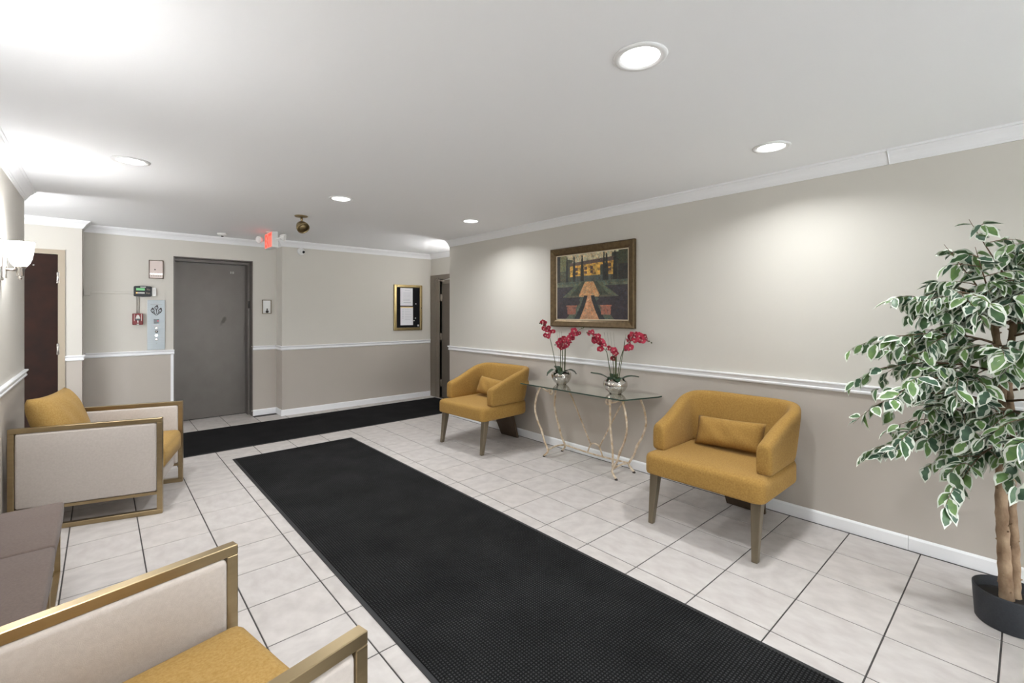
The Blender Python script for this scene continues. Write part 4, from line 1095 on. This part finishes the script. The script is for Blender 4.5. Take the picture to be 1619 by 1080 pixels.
sheet('lower white printed sheet with tan top strip on the notice board', 3.682, 3.913, 1.228, 1.536, [(0.12, 0.26, 0.16 + 0.09 * k, 0.004) for k in range(6)] + [(0.35, rgp.uniform(0.7, 0.88), 0.16 + 0.09 * k, 0.003) for k in range(7)], True)
for x, z in ((3.967, 1.585), (3.959, 1.344), (3.933, 1.302)):
    part(MB().lathe([(0.009, 0), (0.009, 0.006), (0, 0.009)], 10, (x, YF - 0.018, z), M=Matrix.Rotation(R(90), 4, 'X')), 'push_pin', 'white_plastic', nb)
part(MB().box(4.0, 4.028, YF - 0.0195, YF - 0.018, 1.205, 1.235), 'small_label', 'grey_plastic', nb)

# ------------------------------------------------------------------ devices on the elevator wall
Yw = YE - 0.001
def plate(root, name, m, x0, x1, z0, z1, y1, dep, bevel=None):
    return part(MB().box(x0, x1, y1 - dep, y1, z0, z1), name, m, root, **({'bevel': bevel} if bevel else {}))
t = thing('wall_plaque', 'small pinkish metal plaque with dark frame above the black alarm panel', 'plaque', (0.504, Yw, 1.857))
plate(t, 'backing', 'steel_pink', 0.440, 0.568, 1.865, 2.077, Yw, 0.008)
for a in ((0.432, 0.440, 1.857, 2.085), (0.568, 0.576, 1.857, 2.085), (0.440, 0.568, 1.857, 1.865), (0.440, 0.568, 2.077, 2.085)): plate(t, 'frame_side', 'bronze_dark', *a, Yw, 0.014)
part(MB().lathe([(0.008, 0), (0.007, 0.006), (0, 0.007)], 12, (0.492, Yw - 0.008, 1.968), M=Matrix.Rotation(R(90), 4, 'X')), 'keyhole', 'iron_dark', t)
plate(t, 'band', 'chrome', 0.440, 0.568, 1.905, 1.925, Yw - 0.008, 0.001)
for k in range(5): plate(t, 'print', 'frame_taupe', 0.452 + 0.022 * k, 0.466 + 0.022 * k, 1.886, 1.894, Yw - 0.008, 0.001)

t = thing('alarm_panel', 'black alarm annunciator with green screen on the elevator wall', 'alarm panel', (0.374, Yw, 1.632))
prof = [(0.288, 1.640), (0.300, 1.634), (0.374, 1.630), (0.447, 1.634), (0.459, 1.640), (0.459, 1.752), (0.447, 1.758), (0.374, 1.763), (0.300, 1.758), (0.288, 1.752)]
part(MB().prism(prof, Yw - 0.036, Yw, axis='y'), 'case', 'black_plastic', t, bevel=(0.004, 2))
plate(t, 'screen', 'screen_green', 0.310, 0.392, 1.706, 1.734, Yw - 0.0365, 0.002)
plate(t, 'indicator_strip', 'grey_plastic', 0.322, 0.390, 1.668, 1.684, Yw - 0.0365, 0.002)
plate(t, 'indicator', 'amber_dot', 0.308, 0.322, 1.668, 1.684, Yw - 0.0365, 0.0025)
plate(t, 'name_strip', 'grey_plastic', 0.350, 0.402, 1.742, 1.753, Yw - 0.0365, 0.0015)
for x, z in ((0.420, 1.72), (0.436, 1.715), (0.412, 1.676), (0.432, 1.672)):
    part(MB().lathe([(0.010, 0), (0.009, 0.004), (0, 0.005)], 14, (x, Yw - 0.036, z), M=Matrix.Rotation(R(90), 4, 'X')), 'button', 'frame_taupe', t)
t = thing('relay_box', 'slim white box beside the black alarm panel', 'wall box', (0.482, Yw, 1.64))
plate(t, 'case', 'white_plastic', 0.4605, 0.503, 1.640, 1.745, Yw, 0.022, (0.003, 2))
plate(t, 'label_strip', 'grey_plastic', 0.478, 0.486, 1.66, 1.725, Yw - 0.022, 0.0008)

t = thing('fire_pull_station', 'red fire alarm pull station under the black alarm panel', 'fire alarm', (0.325, Yw, 1.288))
plate(t, 'case', 'red_case', 0.275, 0.376, 1.290, 1.427, Yw, 0.045, (0.008, 3))
plate(t, 'handle', 'dark_glass', 0.300, 0.352, 1.345, 1.362, Yw - 0.045, 0.012, (0.003, 2))
part(MB().prism([(0.305, 1.365), (0.347, 1.365), (0.338, 1.402), (0.326, 1.412), (0.314, 1.402)], Yw - 0.050, Yw - 0.045, axis='y'), 'emblem_plate', 'grey_plastic', t)
plate(t, 'handle_stub', 'white_plastic', 0.322, 0.331, 1.318, 1.345, Yw - 0.045, 0.008)
for x in (0.293, 0.359): plate(t, 'side_groove', 'steel_pink', x - 0.002, x + 0.002, 1.335, 1.42, Yw - 0.045, 0.0015)
plate(t, 'lower_tab', 'grey_plastic', 0.316, 0.336, 1.289, 1.304, Yw - 0.045, 0.004)
t = thing('wire_pair', 'two thin grey wires between the black alarm panel and red pull station', 'wires', (0.328, Yw, 1.43))
for x in (0.319, 0.339): part(MB().tube([(x, Yw - 0.004, 1.428), (x, Yw - 0.004, 1.632)], 0.003, 6), 'wire', 'frame_taupe', t)
t = thing('conduit', 'beige surface conduit running from junction box to the alarm panel', 'conduit', (0.1, Yw, 1.66))
part(MB().box(-0.097, 0.289, Yw - 0.016, Yw, 1.661, 1.683), 'channel', 'wall_cream', t, bevel=(0.003, 2))
part(MB().box(-0.152, -0.097, Yw - 0.040, Yw, 1.633, 1.700), 'junction_box', 'wall_cream', t, bevel=(0.004, 2))

t = thing('elevator_call_panel', 'tall brushed steel elevator call panel with lily emblem and buttons', 'call panel', (0.504, Yw, 0.975))
PX0, PX1, QZ0, QZ1 = 0.417, 0.591, 0.978, 1.593
plate(t, 'face_plate', 'steel', PX0, PX1, QZ0, QZ1, Yw, 0.010, (0.002, 2))
yf = Yw - 0.0102; pcx = 0.506
def lily(cx, cz, s, tilt):
    """open bloom: dark outline leaf with a paler heart"""
    b = MB(); out = []
    for k in range(24):
        a = 2 * PI * k / 24; r = 0.022 * (1 + 0.75 * max(0, math.cos(a - PI / 2)) ** 10)
        out.append((r * math.cos(a) * 0.95, r * math.sin(a)))
    inn = [(0.014 * math.cos(2 * PI * k / 24) * 0.9, 0.013 * math.sin(2 * PI * k / 24) - 0.001) for k in range(24)]
    ct, st = math.cos(R(tilt)), math.sin(R(tilt))
    def T(p, y): return (cx + s * (p[0] * ct - p[1] * st), y, cz + s * (p[0] * st + p[1] * ct))
    vs = [T(p, yf) for p in out] + [T(p, yf) for p in inn] + [T(p, yf - 0.001) for p in out] + [T(p, yf - 0.001) for p in inn]
    fs = []
    for k in range(24):
        j = (k + 1) % 24; fs += [(48 + k, 48 + j, 72 + j, 72 + k), (k, j, 48 + j, 48 + k), (24 + k, 24 + j, 72 + j, 72 + k), (k, j, 24 + j, 24 + k)]
    b.add(vs, fs)
    def stroke(p, q, w0, w1):
        p, q = Vector(p), Vector(q); d = (q - p).normalized(); nn = Vector((-d.y, d.x))
        c = [p + nn * w0, q + nn * w1, q - nn * w1, p - nn * w0]
        b.add([T(v, yf) for v in c] + [T(v, yf - 0.001) for v in c], [(3, 2, 1, 0), (4, 5, 6, 7), (0, 1, 5, 4), (1, 2, 6, 5), (2, 3, 7, 6), (3, 0, 4, 7)])
    stroke((0, 0.004), (0, -0.007), 0.003, 0.001)
    return b, stroke
eb, _ = lily(pcx, 1.497, 0.95, -14)
part(eb, 'emblem_bloom', 'logo_ink', t)
for sx in (-1, 1):
    b, _ = lily(pcx + sx * 0.037, 1.463, 0.95, -14 if sx > 0 else -2); part(b, 'emblem_bloom', 'logo_ink', t)
    b = MB(); P0, P1 = (pcx + sx * 0.047, 1.448), (pcx + sx * 0.001, 1.402)
    for (p, q, w0, w1) in ((P0, P1, 0.0055, 0.0025), ((pcx + sx * 0.026, 1.448), (pcx + sx * 0.006, 1.412), 0.005, 0.001)):
        d = Vector((q[0] - p[0], q[1] - p[1])).normalized(); nn = (-d.y, d.x)
        c = [(p[0] + nn[0] * w0, p[1] + nn[1] * w0), (q[0] + nn[0] * w1, q[1] + nn[1] * w1), (q[0] - nn[0] * w1, q[1] - nn[1] * w1), (p[0] - nn[0] * w0, p[1] - nn[1] * w0)]
        b.prism(c, yf - 0.001, yf, axis='y')
    part(b, 'emblem_stem', 'logo_ink', t)
part(MB().prism([(pcx - 0.007, 1.485), (pcx + 0.007, 1.485), (pcx + 0.003, 1.43), (pcx + 0.004, 1.418), (pcx - 0.002, 1.418), (pcx - 0.002, 1.44)], yf - 0.001, yf, axis='y'), 'emblem_stem', 'logo_ink', t)
for k, (w_, zz) in enumerate(((0.006, 1.556), (0.026, 1.545), (0.058, 1.534))): plate(t, 'print', 'steel_pink' if k < 2 else 'frame_taupe', pcx - w_, pcx + w_, zz, zz + 0.0025, yf, 0.0004)
plate(t, 'display', 'dark_glass', pcx - 0.026, pcx + 0.026, 1.302, 1.357, yf, 0.003)
part(MB().lathe([(0.007, 0), (0.006, 0.002), (0, 0.0025)], 12, (pcx + 0.014, yf - 0.003, 1.334), M=Matrix.Rotation(R(90), 4, 'X')), 'display_dot', 'red_dot', t)
for zz in (1.278, 1.270): plate(t, 'print', 'steel_pink', pcx - 0.033, pcx + 0.033, zz, zz + 0.0022, yf, 0.0004)
rx = Matrix.Rotation(R(90), 4, 'X')
for zz, m1, m2, nm in ((1.246, 'nickel', 'button_lit', 'button'), (1.202, 'iron_dark', 'chrome', 'key_switch'), (1.155, 'button_lit', 'button_lit', 'button'), (1.107, 'nickel', 'button_lit', 'button')):
    o = part(MB().lathe([(0.016, 0), (0.016, 0.004), (0.010, 0.005), (0.010, 0.002), (0, 0.002)], 18, (pcx, yf, zz), M=rx), nm, m1, t)
    part(MB().lathe([(0.0095, 0.0), (0.0095, 0.005), (0.007, 0.0065), (0, 0.007)], 16, (pcx, yf - 0.0005, zz), M=rx), 'button_face', m2, t)
part(MB().lathe([(0.004, 0), (0.003, 0.002), (0, 0.0022)], 10, (pcx, yf, 1.062), M=rx), 'screw', 'nickel', t)

t = thing('key_box', 'small silver framed key switch panel right of the elevator', 'switch panel', (1.745, Yw, 1.42))
plate(t, 'backing', 'white_plastic', 1.694, 1.797, 1.428, 1.610, Yw, 0.010)
for a in ((1.686, 1.696, 1.420, 1.618), (1.795, 1.805, 1.420, 1.618), (1.696, 1.795, 1.420, 1.430), (1.696, 1.795, 1.608, 1.618)): plate(t, 'frame_side', 'bronze_leg', *a, Yw, 0.016)
part(MB().lathe([(0.020, 0), (0.020, 0.006), (0.014, 0.010), (0.014, 0.022), (0, 0.024)], 18, (1.750, Yw - 0.010, 1.452), M=rx), 'key_switch', 'iron_dark', t)
part(MB().lathe([(0.009, 0), (0.009, 0.006), (0, 0.007)], 14, (1.750, Yw - 0.010, 1.486), M=rx), 'lock', 'iron_dark', t)

# ------------------------------------------------------------------ dome camera, spotlight, exit sign, smoke detector
t = thing('security_camera', 'small white dome camera under the crown of the far wall', 'camera', (2.13, YF - 0.001, 2.308))
part(MB().lathe([(0.052, 0), (0.050, 0.012), (0.040, 0.030), (0.0, 0.034)], 24, (2.125, YF - 0.001, 2.308), M=rx), 'mount', 'white_plastic', t)
dq = Vector((0.35, -0.9, -0.25)).normalized(); Mq = dq.to_track_quat('Z', 'Y').to_matrix().to_4x4()
part(MB().lathe([(0.0, -0.034), (0.026, -0.022), (0.034, 0.0), (0.026, 0.022), (0.018, 0.028), (0, 0.028)], 20, (2.132, YF - 0.040, 2.304), M=Mq), 'eyeball', 'white_plastic', t)
part(MB().lathe([(0.020, 0.022), (0.019, 0.032), (0.0, 0.034)], 18, (2.132, YF - 0.040, 2.304), M=Mq), 'lens', 'dark_glass', t)

t = thing('ceiling_spotlight', 'old brass ceiling spotlight with round head near the exit sign', 'ceiling light', (1.545, 5.02, ZC))
part(MB().lathe([(0.0, -0.002), (0.064, -0.002), (0.066, -0.006), (0.056, -0.014), (0.018, -0.018), (0.0, -0.018)], 32, (1.545, 5.02, ZC)), 'ceiling_plate', 'brass_old', t)
part(MB().tube([(1.548, 5.02, ZC - 0.016), (1.552, 5.02, ZC - 0.066)], 0.011, 12), 'stem', 'brass_old', t)
dq = Vector((0.18, -0.72, -0.66)).normalized(); Mq = dq.to_track_quat('Z', 'Y').to_matrix().to_4x4()
hc = (1.556, 5.022, ZC - 0.112)
part(MB().lathe([(0.0, -0.062), (0.025, -0.057), (0.048, -0.036), (0.060, -0.006), (0.063, 0.018), (0.062, 0.032), (0.057, 0.032), (0.055, 0.010), (0.0, 0.004)], 32, hc, M=Mq), 'lamp_head', 'brass_old', t)
part(MB().lathe([(0.0, 0.006), (0.030, 0.008), (0.045, 0.016), (0.054, 0.024), (0.0, 0.0245)], 24, hc, M=Mq), 'bulb', 'brass_old', t)

ez = ZK + 0.006
ex = thing('exit_sign', 'white ceiling exit sign with red lettering and two emergency lamp heads', 'exit sign', (1.581, 6.285, ez - 0.21), 0)
# local: sign faces -X, length along Y, hangs from the ceiling
S0, S1, hL, hT = 0.0, 0.193, 0.165, 0.034
MB().box(-hT, hT, -hL, hL, S0, S1).build('housing', 'white_plastic', ex, bevel=(0.006, 2))
MB().lathe([(0.055, S1), (0.06, S1 + 0.008), (0.06, S1 + 0.015), (0, S1 + 0.015)], 20).build('canopy_mount', 'white_plastic', ex)
fp = MB().box(-hT - 0.003, -hT + 0.001, -hL + 0.006, hL - 0.006, S0 + 0.006, S1 - 0.006).build('sign_face', 'exit_face', ex)
cu = bpy.data.curves.new('exit_text', 'FONT'); cu.body = 'EXIT'; cu.size = 0.19; cu.align_x = 'CENTER'; cu.extrude = 0.0008; cu.offset = 0.004
to = bpy.data.objects.new('exit_text_tmp', cu); COL.objects.link(to)
me = bpy.data.meshes.new_from_object(to.evaluated_get(bpy.context.evaluated_depsgraph_get())); bpy.data.objects.remove(to)
me.materials.clear(); me.materials.append(MATS['exit_red']); me.name = 'letters'
sx = 0.275 / max(0.01, (max(v.co.x for v in me.vertices) - min(v.co.x for v in me.vertices)))
sy = 0.150 / max(0.01, max(v.co.y for v in me.vertices))
for v in me.vertices: v.co = Vector((-hT - 0.0045 + v.co.z * 0.5, -v.co.x * sx, S0 + 0.022 + v.co.y * sy))
lt = link('letters', me, ex)
for sgn in (1, -1):
    hd = Vector((-sgn * 0.85, -0.45, -0.12)).normalized()
    c0 = Vector((-sgn * 0.083, sgn * (hL + 0.035), 0.125))
    nk = MB().tube([(-sgn * 0.01, sgn * (hL - 0.005), 0.095), (-sgn * 0.025, sgn * (hL + 0.03), 0.10), tuple(c0 - hd * 0.02)], 0.010, 10).build('lamp_neck', 'white_plastic', ex)
    Mh = hd.to_track_quat('Z', 'Y').to_matrix().to_4x4()
    MB().lathe([(0.0, -0.042), (0.024, -0.038), (0.038, -0.012), (0.046, 0.022), (0.043, 0.024), (0.036, 0.012), (0.0, 0.006)], 24, tuple(c0), M=Mh).build('lamp_head', 'white_plastic', ex)
t = thing('smoke_detector', 'tiny white smoke detector on the corridor ceiling above the elevator', 'smoke detector', (1.14, 6.80, ZK))
part(MB().lathe([(0.0, -0.002), (0.055, -0.002), (0.055, -0.016), (0.040, -0.030), (0.022, -0.034), (0.0, -0.034)], 24, (1.14, 6.80, ZK + 0.002)), 'body', 'white_plastic', t)
part(MB().lathe([(0.0, 0), (0.016, 0), (0.012, -0.012), (0, -0.012)], 16, (1.14, 6.79, ZK - 0.032)), 'sensor', 'iron_dark', t)
